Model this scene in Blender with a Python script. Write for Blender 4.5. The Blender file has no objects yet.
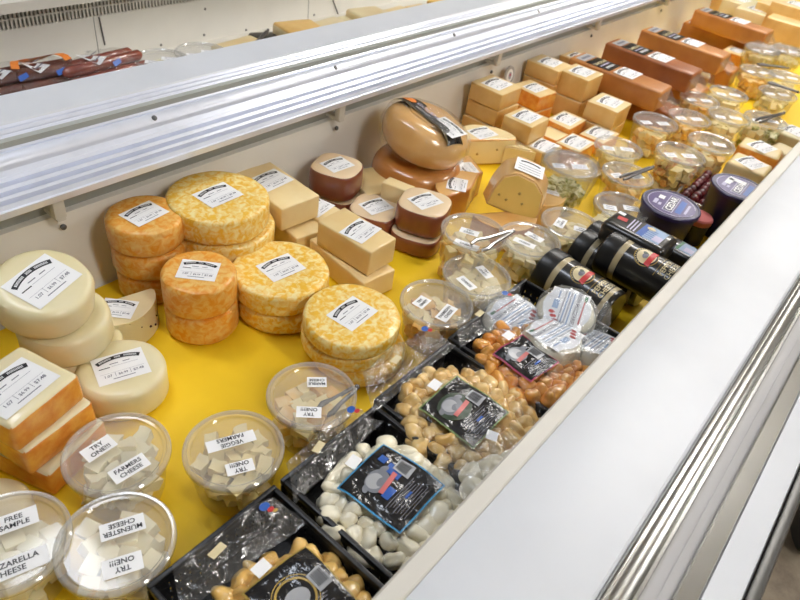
import bpy, bmesh, math, random
from mathutils import Vector, Matrix, noise
C = bpy.context.scene.collection
R = math.radians
PI = math.pi
rnd = random.Random(7)

# ------------------------------------------------------------------ camera
F, H = 656.0, 0.73
yaw, pitch, roll = R(33.72), R(39.48), R(10.18)
fwd = Vector((math.cos(yaw)*math.cos(pitch), math.sin(yaw)*math.cos(pitch), -math.sin(pitch)))
rt = Vector((math.sin(yaw), -math.cos(yaw), 0)); up = rt.cross(fwd)
cr = rt*math.cos(roll) + up*math.sin(roll)
cu = -rt*math.sin(roll) + up*math.cos(roll)
cam = bpy.data.cameras.new('camera'); camo = bpy.data.objects.new('camera', cam); C.objects.link(camo)
camo.matrix_world = Matrix(((cr.x, cu.x, -fwd.x, 0), (cr.y, cu.y, -fwd.y, 0), (cr.z, cu.z, -fwd.z, H), (0, 0, 0, 1)))
cam.dof.use_dof = True; cam.dof.focus_distance = .95; cam.dof.aperture_fstop = 8.0
cam.sensor_width = 36; cam.lens = F/800*36; cam.clip_start = .02; cam.clip_end = 60
bpy.context.scene.camera = camo

def at(x, y, z=0.0):
    """a pixel of the photograph -> the point of the place at height z"""
    d = cr*((x-400)/F) - cu*((y-300)/F) + fwd
    return Vector((0, 0, H)) + d*((z-H)/d.z)

# ------------------------------------------------------------------ materials
MATS = {}
def nodes(name):
    m = bpy.data.materials.new(name); m.use_nodes = True
    nt = m.node_tree
    b = nt.nodes['Principled BSDF']
    MATS[name] = m
    return m, nt, b
def setp(b, **k):
    for a, v in k.items():
        a = a.replace('_', ' ')
        if a in b.inputs: b.inputs[a].default_value = v
def noise_col(nt, b, c1, c2, scale=20, detail=4, lo=.4, hi=.6, coord='Object', rough=.5, distort=0.0):
    tc = nt.nodes.new('ShaderNodeTexCoord'); oi = nt.nodes.new('ShaderNodeObjectInfo')
    ad = nt.nodes.new('ShaderNodeVectorMath'); ad.operation = 'MULTIPLY_ADD'
    ad.inputs[1].default_value = (1, 1, 1)
    sc = nt.nodes.new('ShaderNodeVectorMath'); sc.operation = 'SCALE'; sc.inputs['Scale'].default_value = 9.0
    nt.links.new(oi.outputs['Random'], sc.inputs[0])
    nt.links.new(tc.outputs[coord], ad.inputs[0]); nt.links.new(sc.outputs[0], ad.inputs[2])
    n = nt.nodes.new('ShaderNodeTexNoise'); n.inputs['Scale'].default_value = scale; n.inputs['Detail'].default_value = detail
    n.inputs['Roughness'].default_value = rough; n.inputs['Distortion'].default_value = distort
    nt.links.new(ad.outputs[0], n.inputs['Vector'])
    r = nt.nodes.new('ShaderNodeValToRGB'); r.color_ramp.elements[0].position = lo; r.color_ramp.elements[1].position = hi
    r.color_ramp.elements[0].color = (*c1, 1); r.color_ramp.elements[1].color = (*c2, 1)
    nt.links.new(n.outputs['Fac'], r.inputs[0]); nt.links.new(r.outputs[0], b.inputs['Base Color'])
    return ad, n, r
def bump(nt, b, vec, scale, strength, dist=.002, detail=3, target='Normal'):
    n = nt.nodes.new('ShaderNodeTexNoise'); n.inputs['Scale'].default_value = scale; n.inputs['Detail'].default_value = detail
    if vec is not None: nt.links.new(vec, n.inputs['Vector'])
    bp = nt.nodes.new('ShaderNodeBump'); bp.inputs['Strength'].default_value = strength; bp.inputs['Distance'].default_value = dist
    nt.links.new(n.outputs['Fac'], bp.inputs['Height']); nt.links.new(bp.outputs[0], b.inputs[target])
def plain(name, col, rough=.5, metal=0., **k):
    m, nt, b = nodes(name); setp(b, Base_Color=(*col, 1), Roughness=rough, Metallic=metal, **k); return m
def food(name, c1, c2, scale=30, lo=.35, hi=.65, rough=.42, sss=.12, coat=.35, bs=60, bstr=.25, bdist=.0015, distort=0., detail=4, sc=(1.0, .6, .3)):
    m, nt, b = nodes(name)
    ad, n, r = noise_col(nt, b, c1, c2, scale, detail, lo, hi, distort=distort)
    setp(b, Roughness=rough, Coat_Weight=coat, Coat_Roughness=.12, Subsurface_Weight=sss, Subsurface_Scale=.008, Subsurface_Radius=sc)
    bump(nt, b, ad.outputs[0], bs, bstr, bdist)
    if coat > 0: bump(nt, b, ad.outputs[0], 28, .35, .004, 2, 'Coat Normal')
    return m
food('marbled', (.80, .31, .022), (.86, .56, .17), 90, .38, .68, coat=.3, distort=.8, detail=5, sss=.05)
food('marbled_pale', (.88, .50, .035), (.93, .76, .34), 105, .40, .62, coat=.3, distort=.8, detail=5, sss=.05)
food('white_cheese', (.75, .66, .38), (.80, .72, .46), 12, coat=.3)
food('pale_cheese', (.74, .60, .33), (.80, .68, .42), 12, coat=.35)
food('cream_block', (.80, .58, .26), (.86, .69, .37), 10, coat=.35, sss=.06)
food('muenster_rind', (.74, .25, .03), (.84, .40, .07), 60, coat=.5, bs=200)
food('muenster_top', (.80, .70, .42), (.84, .74, .48), 14, coat=.55)
food('tan_block', (.72, .42, .12), (.82, .54, .19), 18, coat=.35, sss=.05)
food('tan_top', (.80, .58, .26), (.84, .64, .32), 18, coat=.35, sss=.05)
food('loaf_orange', (.48, .175, .038), (.58, .25, .060), 14, coat=.35, sss=.03)
food('loaf_brown', (.32, .10, .028), (.42, .145, .04), 14, coat=.35, sss=.03)
food('smoke_rind', (.18, .045, .025), (.26, .075, .04), 14, coat=.7, rough=.3)
food('smoke_face', (.76, .56, .34), (.80, .62, .40), 14, coat=.3)
food('gouda_rind', (.70, .36, .10), (.82, .52, .21), 9, sss=.04, coat=1.0, rough=.3, bs=22, bstr=.35, bdist=.004)
food('gouda_dark', (.46, .16, .028), (.60, .25, .055), 9, sss=.04, coat=1.0, rough=.3, bs=22, bstr=.35, bdist=.004)
food('gouda_face', (.80, .53, .12), (.86, .58, .15), 12, coat=.1, sss=.02)
food('gouda_pale', (.84, .66, .33), (.88, .72, .40), 12, coat=.3)
food('curd_white', (.90, .82, .60), (.94, .89, .72), 35, coat=.6, rough=.3, sss=.0)
food('curd_tan', (.72, .44, .13), (.84, .62, .28), 35, coat=.8, rough=.3, sss=.03)
food('curd_orange', (.76, .29, .04), (.88, .48, .12), 35, coat=.8, rough=.3, sss=.03)
food('curd_yellow', (.84, .50, .13), (.90, .62, .22), 35, coat=.8, rough=.3, sss=.03)
food('cube_white', (.86, .78, .52), (.92, .84, .60), 20, coat=.1)
food('cube_rind', (.84, .46, .12), (.92, .82, .56), 28, .30, .40, coat=.1)
food('cube_orange', (.84, .46, .09), (.86, .62, .28), 40, .4, .6, coat=.1)
food('cube_yellow', (.84, .68, .32), (.90, .76, .42), 20, coat=.1)
food('olive_mix', (.30, .30, .06), (.80, .74, .44), 90, .42, .58, coat=.2)
food('spice_mix', (.50, .16, .03), (.78, .56, .24), 80, .42, .58, coat=.2)
food('berry', (.06, .005, .008), (.20, .012, .02), 60, coat=.6, rough=.3)
food('sausage', (.17, .028, .015), (.27, .055, .025), 30, coat=.9, rough=.3)
food('sausage_dark', (.08, .02, .012), (.14, .035, .02), 30, coat=.9, rough=.3)
food('sausage_orange', (.45, .12, .02), (.6, .2, .04), 30, coat=.9, rough=.3)
plain('hole', (.42, .27, .07), .7)
plain('pepper_fleck', (.05, .015, .01), .6)
plain('label_white', (.88, .88, .88), .5)
plain('sticker_white', (.92, .92, .92), .5)
plain('ink', (.012, .012, .016), .5)
plain('ink_gray', (.18, .18, .22), .5)
plain('ink_pale', (.42, .42, .46), .5)
plain('blue', (.02, .10, .42), .35)
plain('sky_blue', (.06, .33, .62), .35)
plain('pale_blue', (.30, .42, .62), .4)
plain('red', (.55, .03, .03), .4)
plain('pink', (.62, .16, .15), .4)
plain('magenta', (.45, .05, .12), .4)
plain('green', (.03, .18, .07), .4)
plain('dark_green', (.025, .05, .025), .4)
plain('olive_line', (.20, .28, .10), .4)
plain('gold', (.45, .30, .06), .4)
plain('cream_print', (.70, .60, .36), .4)
plain('band_cream', (.46, .38, .22), .35)
plain('black_film', (.010, .010, .012), .22, Coat_Weight=.5)
_m = MATS['black_film'].node_tree; _tc = _m.nodes.new('ShaderNodeTexCoord'); bump(_m, _m.nodes['Principled BSDF'], _tc.outputs['Object'], 55, .7, .006, 3); bump(_m, _m.nodes['Principled BSDF'], _tc.outputs['Object'], 55, .7, .006, 3, 'Coat Normal')
plain('grey_print', (.20, .21, .24), .35)
plain('silver_print', (.42, .43, .45), .3)
plain('purple_lid', (.022, .014, .075), .3)
plain('purple_band', (.050, .022, .15), .3)
plain('navy_tub', (.012, .008, .035), .35)
plain('lilac_print', (.55, .52, .70), .4)
plain('black_lid', (.010, .010, .010), .35)
plain('jar_black', (.012, .011, .010), .3, Coat_Weight=.4)
plain('steel', (.62, .62, .63), .25, 1.)
plain('dark_steel', (.20, .19, .19), .35, .8)
plain('rubber', (.02, .02, .02), .6)
plain('screw_dark', (.12, .12, .12), .45, .6)
plain('flag_orange', (.75, .22, .03), .4)

def white_paint(name, col, rough):
    m, nt, b = nodes(name)
    tc = nt.nodes.new('ShaderNodeTexCoord')
    n = nt.nodes.new('ShaderNodeTexNoise'); n.inputs['Scale'].default_value = 7; n.inputs['Detail'].default_value = 5
    nt.links.new(tc.outputs['Object'], n.inputs['Vector'])
    r = nt.nodes.new('ShaderNodeValToRGB')
    r.color_ramp.elements[0].color = (*[c*.94 for c in col], 1); r.color_ramp.elements[1].color = (*col, 1)
    r.color_ramp.elements[0].position = .3; r.color_ramp.elements[1].position = .6
    nt.links.new(n.outputs['Fac'], r.inputs[0]); nt.links.new(r.outputs[0], b.inputs['Base Color'])
    setp(b, Roughness=rough)
    return m
white_paint('case_white', (.72, .74, .775), .38)
white_paint('case_cream', (.70, .67, .60), .45)
white_paint('wall_cream', (.87, .85, .79), .42)
white_paint('grey_slot', (.40, .41, .37), .5)
white_paint('bumper_grey', (.44, .43, .43), .5)
white_paint('ceiling_white', (.75, .75, .74), .8)

def brushed(name, col, rough, metal=.9, streak=(2, 220, 220)):
    m, nt, b = nodes(name)
    tc = nt.nodes.new('ShaderNodeTexCoord'); mp = nt.nodes.new('ShaderNodeMapping'); mp.inputs['Scale'].default_value = streak
    n = nt.nodes.new('ShaderNodeTexNoise'); n.inputs['Scale'].default_value = 1; n.inputs['Detail'].default_value = 3
    nt.links.new(tc.outputs['Object'], mp.inputs[0]); nt.links.new(mp.outputs[0], n.inputs['Vector'])
    b.inputs['Roughness'].default_value = rough
    n2 = nt.nodes.new('ShaderNodeTexNoise'); n2.inputs['Scale'].default_value = 22; n2.inputs['Detail'].default_value = 5
    nt.links.new(tc.outputs['Object'], n2.inputs['Vector'])
    r = nt.nodes.new('ShaderNodeValToRGB'); r.color_ramp.elements[0].position = .3; r.color_ramp.elements[1].position = .5
    r.color_ramp.elements[0].color = (*[c*.93 for c in col], 1); r.color_ramp.elements[1].color = (*col, 1)
    nt.links.new(n2.outputs['Fac'], r.inputs[0]); nt.links.new(r.outputs[0], b.inputs['Base Color'])
    setp(b, Metallic=metal)
    return m
brushed('rail_metal', (.80, .83, .92), .33, .4)
brushed('bumper_metal', (.55, .55, .53), .27, 1.)
brushed('trim_metal', (.13, .13, .125), .4, 1.)

def liner():
    m, nt, b = nodes('yellow_liner')
    ad, n, r = noise_col(nt, b, (.84, .545, .010), (.90, .60, .018), 6, 4, .3, .7)
    setp(b, Roughness=.5, Specular_IOR_Level=.3)
    bump(nt, b, ad.outputs[0], 9, .25, .006, 3)
liner()
def floor_mat():
    m, nt, b = nodes('floor_stone')
    ad, n, r = noise_col(nt, b, (.15, .11, .075), (.30, .25, .18), 9, 8, .35, .65, rough=.7)
    setp(b, Roughness=.4)
floor_mat()

def clear(name, tint, haze, gl=.05, rough=.06, bscale=None, bstr=.5, bdist=.004, maxr=.9):
    """thin clear plastic: see-through with a fresnel gloss and a little haze"""
    m = bpy.data.materials.new(name); m.use_nodes = True; nt = m.node_tree; nt.nodes.clear(); MATS[name] = m
    out = nt.nodes.new('ShaderNodeOutputMaterial')
    tr = nt.nodes.new('ShaderNodeBsdfTransparent'); tr.inputs[0].default_value = (*tint, 1)
    df = nt.nodes.new('ShaderNodeBsdfDiffuse'); df.inputs[0].default_value = (.85, .85, .84, 1)
    gs = nt.nodes.new('ShaderNodeBsdfGlossy'); gs.inputs['Roughness'].default_value = rough
    m1 = nt.nodes.new('ShaderNodeMixShader'); m1.inputs[0].default_value = haze
    nt.links.new(tr.outputs[0], m1.inputs[1]); nt.links.new(df.outputs[0], m1.inputs[2])
    lw = nt.nodes.new('ShaderNodeLayerWeight'); lw.inputs['Blend'].default_value = .5
    pw = nt.nodes.new('ShaderNodeMath'); pw.operation = 'POWER'; pw.inputs[1].default_value = 4.0
    nt.links.new(lw.outputs['Facing'], pw.inputs[0])
    mr = nt.nodes.new('ShaderNodeMapRange'); mr.inputs['From Min'].default_value = 0; mr.inputs['From Max'].default_value = 1
    mr.inputs['To Min'].default_value = gl; mr.inputs['To Max'].default_value = maxr
    nt.links.new(pw.outputs[0], mr.inputs['Value'])
    m2 = nt.nodes.new('ShaderNodeMixShader'); nt.links.new(mr.outputs[0], m2.inputs[0])
    nt.links.new(m1.outputs[0], m2.inputs[1]); nt.links.new(gs.outputs[0], m2.inputs[2])
    nt.links.new(m2.outputs[0], out.inputs[0])
    if bscale:
        tc = nt.nodes.new('ShaderNodeTexCoord'); n = nt.nodes.new('ShaderNodeTexNoise')
        n.inputs['Scale'].default_value = bscale; n.inputs['Detail'].default_value = 3; n.inputs['Distortion'].default_value = 1.5
        nt.links.new(tc.outputs['Object'], n.inputs['Vector'])
        bp = nt.nodes.new('ShaderNodeBump'); bp.inputs['Strength'].default_value = bstr; bp.inputs['Distance'].default_value = bdist
        nt.links.new(n.outputs['Fac'], bp.inputs['Height'])
        nt.links.new(bp.outputs[0], gs.inputs['Normal']); nt.links.new(bp.outputs[0], lw.inputs['Normal'])
    return m
clear('clear_tub', (.97, .97, .96), .05, maxr=.5)
clear('clear_lid', (.97, .97, .96), .20, .05, .08, maxr=.6)
clear('lid_rim', (.90, .90, .89), .26, .10, .10)
clear('clear_film', (.90, .92, .95), .05, .10, .14, 30, .8, .012, .55)
clear('vacuum_film', (.99, .99, .99), .0, .035, .10, 60, .8, .006, .40)
def basket_mat():
    plain('basket_black', (.012, .012, .013), .38)
basket_mat()
M = MATS

# ------------------------------------------------------------------ mesh helpers
def to_obj(name, bm, mats, parent=None, loc=(0, 0, 0), rot=(0, 0, 0), smooth=True, ang=40):
    me = bpy.data.meshes.new(name); bm.normal_update(); bm.to_mesh(me); bm.free()
    for m in (mats if isinstance(mats, (list, tuple)) else [mats]): me.materials.append(M[m] if isinstance(m, str) else m)
    if smooth:
        for p in me.polygons: p.use_smooth = True
        me.set_sharp_from_angle(angle=R(ang))
    o = bpy.data.objects.new(name, me); C.objects.link(o)
    o.location = loc; o.rotation_euler = rot
    if parent: o.parent = parent
    return o
def tag(o, label, cat, group=None, kind=None):
    o['label'] = label; o['category'] = cat
    if group: o['group'] = group
    if kind: o['kind'] = kind
    return o
def empty(name, loc, rz=0):
    o = bpy.data.objects.new(name, None); o.empty_display_size = .02; C.objects.link(o); o.location = loc; o.rotation_euler = (0, 0, rz); return o
def kids(o): return [c for c in bpy.data.objects if c.parent == o]
def copy_tree(o, loc=None, rot=None, parent=None, **skip):
    c = o.copy(); C.objects.link(c); c.parent = parent
    if loc is not None: c.location = loc
    if rot is not None: c.rotation_euler = rot
    for ch in kids(o): copy_tree(ch, parent=c)
    return c
def box(bm, x0, x1, y0, y1, z0, z1, mi=0, bev=0, seg=2):
    v = [bm.verts.new(p) for p in ((x0, y0, z0), (x1, y0, z0), (x1, y1, z0), (x0, y1, z0), (x0, y0, z1), (x1, y0, z1), (x1, y1, z1), (x0, y1, z1))]
    fs = [bm.faces.new([v[i] for i in f]) for f in ((3, 2, 1, 0), (4, 5, 6, 7), (0, 1, 5, 4), (1, 2, 6, 5), (2, 3, 7, 6), (3, 0, 4, 7))]
    for f in fs: f.material_index = mi
    if bev:
        es = list({e for f in fs for e in f.edges})
        r = bmesh.ops.bevel(bm, geom=es, offset=bev, segments=seg, profile=.5, affect='EDGES')
        for f in r['faces']: f.material_index = mi
    return fs
def lathe(bm, prof, n=40, mi=0, cap0=True, cap1=True, mis=None, sq=0.0, sx=1., sy=1.):
    """profile of (r, z); sq>0 squares the circle"""
    rings = []
    for r, z in prof:
        ring = []
        for i in range(n):
            a = 2*PI*i/n
            k = 1.0
            if sq: k = (abs(math.cos(a))**(2+sq) + abs(math.sin(a))**(2+sq))**(-1/(2+sq))
            ring.append(bm.verts.new((r*k*math.cos(a)*sx, r*k*math.sin(a)*sy, z)))
        rings.append(ring)
    for j in range(len(rings)-1):
        for i in range(n):
            f = bm.faces.new((rings[j][i], rings[j][(i+1) % n], rings[j+1][(i+1) % n], rings[j+1][i]))
            f.material_index = mis[j] if mis else mi
    if cap0: f = bm.faces.new(list(reversed(rings[0]))); f.material_index = mis[0] if mis else mi
    if cap1: f = bm.faces.new(rings[-1]); f.material_index = mis[-1] if mis else mi
    return rings
def tube(bm, pts, r, n=8, mi=0):
    rings = []
    for k, p in enumerate(pts):
        p = Vector(p); a = Vector(pts[max(0, k-1)]); b = Vector(pts[min(len(pts)-1, k+1)])
        d = (b-a).normalized(); s = d.cross(Vector((0, 0, 1)))
        if s.length < 1e-3: s = Vector((1, 0, 0))
        s.normalize(); t = s.cross(d)
        rr = r[k] if isinstance(r, (list, tuple)) else r
        rings.append([bm.verts.new(p + s*math.cos(2*PI*i/n)*rr + t*math.sin(2*PI*i/n)*rr) for i in range(n)])
    for j in range(len(rings)-1):
        for i in range(n):
            bm.faces.new((rings[j][i], rings[j+1][i], rings[j+1][(i+1) % n], rings[j][(i+1) % n])).material_index = mi
    bm.faces.new(rings[0]).material_index = mi; bm.faces.new(list(reversed(rings[-1]))).material_index = mi
def jiggle(bm, amp, sc, seed=0.):
    for v in bm.verts:
        n = noise.noise_vector(v.co*sc + Vector((seed, seed*1.7, -seed)))
        v.co += n*amp
def extrude_profile(bm, prof, x0, x1, mis=None, closed=False):
    """prof of (y, z) swept along x"""
    a = [bm.verts.new((x0, y, z)) for y, z in prof]; b = [bm.verts.new((x1, y, z)) for y, z in prof]
    n = len(prof)
    for i in range(n if closed else n-1):
        j = (i+1) % n
        f = bm.faces.new((a[i], b[i], b[j], a[j])); f.material_index = mis[i] if mis else 0
    if closed: bm.faces.new(a); bm.faces.new(list(reversed(b)))

# ------------------------------------------------------------------ printing: small flat marks that follow a surface
_TX = {}
def text_geo(s):
    if s not in _TX:
        cu_ = bpy.data.curves.new('t', 'FONT'); cu_.body = s; cu_.size = 1; cu_.align_x = 'CENTER'; cu_.resolution_u = 2; cu_.offset = .018
        o = bpy.data.objects.new('t', cu_); C.objects.link(o)
        bpy.context.view_layer.update()
        me = bpy.data.meshes.new_from_object(o)
        _TX[s] = ([v.co.copy() for v in me.vertices], [list(p.vertices) for p in me.polygons])
        bpy.data.objects.remove(o); bpy.data.curves.remove(cu_); bpy.data.meshes.remove(me)
    return _TX[s]
class Print:
    def __init__(s, mats, hf=None): s.bm = bmesh.new(); s.m = list(mats); s.hf = hf or (lambda x, y: 0.); s.k = 0
    def _p(s, x, y, off): return s.bm.verts.new((x, y, s.hf(x, y)+off))
    def mi(s, m):
        if m not in s.m: s.m.append(m)
        return s.m.index(m)
    def quad(s, p, mat, off, n=1, m=1):
        """p: four corners, tessellated n by m"""
        p = [Vector(q) for q in p]; g = []
        for j in range(m+1):
            v = j/m; a = p[0].lerp(p[3], v); b = p[1].lerp(p[2], v)
            g.append([s._p(*a.lerp(b, i/n)[:2], off) for i in range(n+1)])
        for j in range(m):
            for i in range(n):
                s.bm.faces.new((g[j][i], g[j][i+1], g[j+1][i+1], g[j+1][i])).material_index = s.mi(mat)
    def rect(s, cx, cy, w, h, mat, off, rot=0., n=1, m=1):
        c, q = math.cos(rot), math.sin(rot)
        s.quad([(cx+x*c-y*q, cy+x*q+y*c) for x, y in ((-w/2, -h/2), (w/2, -h/2), (w/2, h/2), (-w/2, h/2))], mat, off, n, m)
    def ell(s, cx, cy, a, b, mat, off, n=20, rot=0.):
        c, q = math.cos(rot), math.sin(rot)
        ctr = s._p(cx, cy, off); ring = []
        for i in range(n):
            x, y = a*math.cos(2*PI*i/n), b*math.sin(2*PI*i/n)
            ring.append(s._p(cx+x*c-y*q, cy+x*q+y*c, off))
        for i in range(n): s.bm.faces.new((ctr, ring[i], ring[(i+1) % n])).material_index = s.mi(mat)
    def arc(s, cx, cy, r0, r1, a0, a1, mat, off, n=10):
        pr = None
        for i in range(n+1):
            a = a0+(a1-a0)*i/n
            q = (s._p(cx+r0*math.sin(a), cy+r0*math.cos(a), off), s._p(cx+r1*math.sin(a), cy+r1*math.cos(a), off))
            if pr: s.bm.faces.new((pr[0], q[0], q[1], pr[1])).material_index = s.mi(mat)
            pr = q
    def text(s, st, cx, cy, size, mat, off, rot=0., wscale=1.):
        vs, fs = text_geo(st); c, q = math.cos(rot), math.sin(rot)
        nv = []
        for v in vs:
            x, y = v.x*size*wscale, (v.y-.35)*size
            nv.append(s._p(cx+x*c-y*q, cy+x*q+y*c, off))
        for f in fs:
            try: s.bm.faces.new([nv[i] for i in f]).material_index = s.mi(mat)
            except ValueError: pass
    def curve_text(s, st, cx, cy, r, size, span, mat, off):
        n = len(st)
        for i, ch in enumerate(st):
            if ch == ' ': continue
            a = -span/2 + span*(i+.5)/n
            s.text(ch, cx+r*math.sin(a), cy+r*math.cos(a), size, mat, off, -a)
    def done(s, name, parent=None, loc=(0, 0, 0), rot=(0, 0, 0), label=None):
        for f in s.bm.faces: pass
        bmesh.ops.recalc_face_normals(s.bm, faces=s.bm.faces)
        o = to_obj(name, s.bm, s.m, parent, loc, rot, smooth=False)
        if label: o['label'] = label
        return o

def price_label_proto():
    p = Print(['label_white'])
    w, h = .066, .052
    p.rect(0, 0, w, h, 'label_white', .0004, 0, 6, 5)
    e = .0008
    r = .062
    p.arc(0, -.043, r-.0030, r+.0036, -.46, .46, 'ink', e, 14)
    p.arc(0, -.043, r-.0012, r+.0018, -.40, -.13, 'label_white', e+.0003, 8)
    p.arc(0, -.043, r-.0012, r+.0018, -.07, .07, 'label_white', e+.0003, 5)
    p.arc(0, -.043, r-.0012, r+.0018, .13, .40, 'label_white', e+.0003, 8)
    for a in [x*.022-.38 for x in range(36)]:
        if -.12 < a < -.08 or .08 < a < .12: continue
        p.arc(0, -.043, r-.0010, r+.0015, a, a+.010, 'ink', e+.0005, 1)
    for cx, ww in ((-.007, .011), (.009, .009)): p.rect(cx, .0085, ww, .0013, 'ink_gray', e)
    p.rect(-.020, .0030, .014, .0014, 'ink', e); p.rect(.006, .0036, .034, .0006, 'ink_pale', e)
    p.rect(0, -.0075, .056, .0004, 'ink_pale', e)
    for x in (-.0095, .0095): p.rect(x, -.0118, .0005, .0085, 'ink_gray', e)
    p.text('1.07', -.019, -.0125, .0060, 'ink_gray', e); p.text('$6.99', 0, -.0125, .0054, 'ink_gray', e); p.text('$7.48', .0195, -.0125, .0060, 'ink_gray', e)
    p.rect(0, -.0195, .028, .0012, 'ink_gray', e)
    o = p.done('price_label'); return o
LABEL = price_label_proto(); C.objects.unlink(LABEL)
def put_label(parent, loc, rz=0., s=1., tilt=(0, 0)):
    o = LABEL.copy(); C.objects.link(o); o.parent = parent; o.location = loc; o.rotation_euler = (tilt[0], tilt[1], rz); o.scale = (s, s, 1)
    return o
def ang(px, rz=0.):
    """world angle of a picture direction given as two points on height z"""
    a = at(*px[0], px[2]); b = at(*px[1], px[2]); return math.atan2(b.y-a.y, b.x-a.x)-rz

# ------------------------------------------------------------------ the room
X0, X1 = -.6, 7.5
def struct(name, bm, mats, **k):
    o = to_obj(name, bm, mats, smooth=False, **k); o['kind'] = 'structure'; return o
FZ = -.78
bm = bmesh.new(); box(bm, -4, 10, -5, 6, FZ-.05, FZ); struct('floor', bm, 'floor_stone')
CZ = 2.1
bm = bmesh.new(); box(bm, -4, 10, -5, 6, CZ, CZ+.05); struct('ceiling', bm, 'ceiling_white')
for nm, b in dict(wall_left=(-4.1, -4, -5, 6), wall_right=(10, 10.1, -5, 6), wall_back=(-4, 10, 6, 6.1), wall_front=(-4, 10, -5.1, -5)).items():
    bm = bmesh.new(); box(bm, b[0], b[1], b[2], b[3], FZ, CZ); struct(nm, bm, 'ceiling_white')

# ceiling fluorescent fixtures and an added cool fill light (outside the frame; they light the place and mirror in the rail)
def emis(name, col, st):
    m = bpy.data.materials.new(name); m.use_nodes = True; nt = m.node_tree; nt.nodes.clear(); MATS[name] = m
    e = nt.nodes.new('ShaderNodeEmission'); e.inputs[0].default_value = (*col, 1); e.inputs[1].default_value = st
    o = nt.nodes.new('ShaderNodeOutputMaterial'); nt.links.new(e.outputs[0], o.inputs[0])
emis('lamp_neutral', (1.0, .97, .93), 16.0); emis('added_cool_fill', (.84, .90, 1.0), 6.5)  # cool one is added to brighten the far well and give the rail bluish light
for (x, y, mt, lb) in ((2.7, .5, 'lamp_neutral', 'fluorescent ceiling light above the middle of the case'), (5.3, .5, 'lamp_neutral', 'fluorescent ceiling light above the far end of the case'),
                   (.35, 1.15, 'added_cool_fill', 'added cool fill light at the ceiling above the near end of the case'), (.5, -1.7, 'lamp_neutral', 'fluorescent ceiling light behind the photographer'),
                   (3.2, -2.2, 'lamp_neutral', 'fluorescent ceiling light over the aisle')):
    t = tag(empty('ceiling_light', (x, y, CZ)), lb, 'ceiling light', None)
    bm = bmesh.new(); box(bm, -.17, .17, -.65, .65, -.05, -.002, bev=.01); to_obj('housing', bm, 'ceiling_white', t)
    bm = bmesh.new(); box(bm, -.14, .14, -.61, .61, -.062, -.0505); to_obj('diffuser', bm, mt, t, smooth=False)

# ------------------------------------------------------------------ the case
case = tag(empty('refrigerated_display_case', (0, 0, FZ)), 'long white open-top refrigerated case with ribbed metal centre rail and bumper', 'display case')
def cpart(name, bm, mats, smooth=True, label=None, ang_=40):
    o = to_obj(name, bm, mats, case, (0, 0, -FZ), smooth=smooth, ang=ang_)
    if label: o['label'] = label
    return o
WY = .862
# near well: floor pan and walls
bm = bmesh.new(); box(bm, X0, X1, .098, .845, -.03, -.003); cpart('well_floor', bm, 'case_cream', False)
bm = bmesh.new(); extrude_profile(bm, [(.84, -.03), (WY, .138), (.875, .138), (.875, -.03)], X0, X1, closed=True); cpart('rear_wall', bm, 'wall_cream', False)
bm = bmesh.new(); extrude_profile(bm, [(.876, .0), (.876, .262), (.892, .262), (.892, .0)], X0, X1, closed=True); cpart('slot_panel', bm, 'grey_slot', False, 'grey strip under the rail')
bm = bmesh.new(); extrude_profile(bm, [(.080, -.03), (.098, -.03), (.098, .137), (.080, .137)], X0, X1, closed=True); cpart('front_wall', bm, 'case_cream', False)
# near edge: cream rim, white top, round bumper, grey plastic, steel strip, white fascia, dark trim
bm = bmesh.new(); extrude_profile(bm, [(.137, .138), (.139, .142), (.139, .148), (.136, .151), (.119, .152), (.117, .150), (.117, .138)], X0, X1, closed=True); cpart('rim', bm, 'case_cream', True, 'cream plastic rim')
bm = bmesh.new(); extrude_profile(bm, [(.1165, .10), (.1165, .149), (.112, .1515), (-.010, .1515), (-.014, .148), (-.014, .10)], X0, X1, closed=True); cpart('front_ledge', bm, 'case_white', True, 'wide white top')
def arcp(cy, cz, r, a0, a1, n): return [(cy+r*math.cos(R(a0+(a1-a0)*i/n)), cz+r*math.sin(R(a0+(a1-a0)*i/n))) for i in range(n+1)]
bm = bmesh.new()
prof = [(-.0145, .10), (-.0145, .150), (-.017, .153), (-.0185, .1535), (-.020, .1525)] + [(-.0215-.0015*i, .1525+.0030*math.sin(PI*i/11)) for i in range(0, 12)] + [(-.0395, .1500), (-.0405, .1535), (-.0435, .1535), (-.045, .150), (-.045, .10)]
extrude_profile(bm, prof, X0, X1, closed=True); cpart('bumper', bm, 'bumper_metal', True, 'rounded steel bumper', 50)
bm = bmesh.new(); extrude_profile(bm, [(-.0452, .10), (-.0452, .147), (-.056, .1475), (-.058, .1485), (-.060, .1475), (-.0690, .147), (-.0690, .10)], X0, X1, closed=True); cpart('bumper_insert', bm, 'bumper_grey', True, 'grey plastic strip')
bm = bmesh.new(); extrude_profile(bm, [(-.0692, .10), (-.0692, .150), (-.071, .152), (-.0885, .1515), (-.0900, .148), (-.0900, .10)], X0, X1, closed=True); cpart('bumper_strip', bm, 'bumper_metal', True, 'flat steel strip')
bm = bmesh.new(); extrude_profile(bm, [(-.0915, -.5), (-.0915, .146), (-.122, .145), (-.125, .14), (-.125, -.5)], X0, X1, closed=True); cpart('fascia', bm, 'case_white', True)
bm = bmesh.new(); extrude_profile(bm, [(-.1255, -.02), (-.1255, .146), (-.129, .148), (-.136, .147), (-.1385, .142), (-.1385, -.02)], X0, X1, closed=True); cpart('edge_trim', bm, 'trim_metal', True, 'dark steel edge trim')
bm = bmesh.new(); box(bm, X0, X1, -.09, .84, FZ+.1, -.031); cpart('base_cabinet', bm, 'case_white', False)
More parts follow.
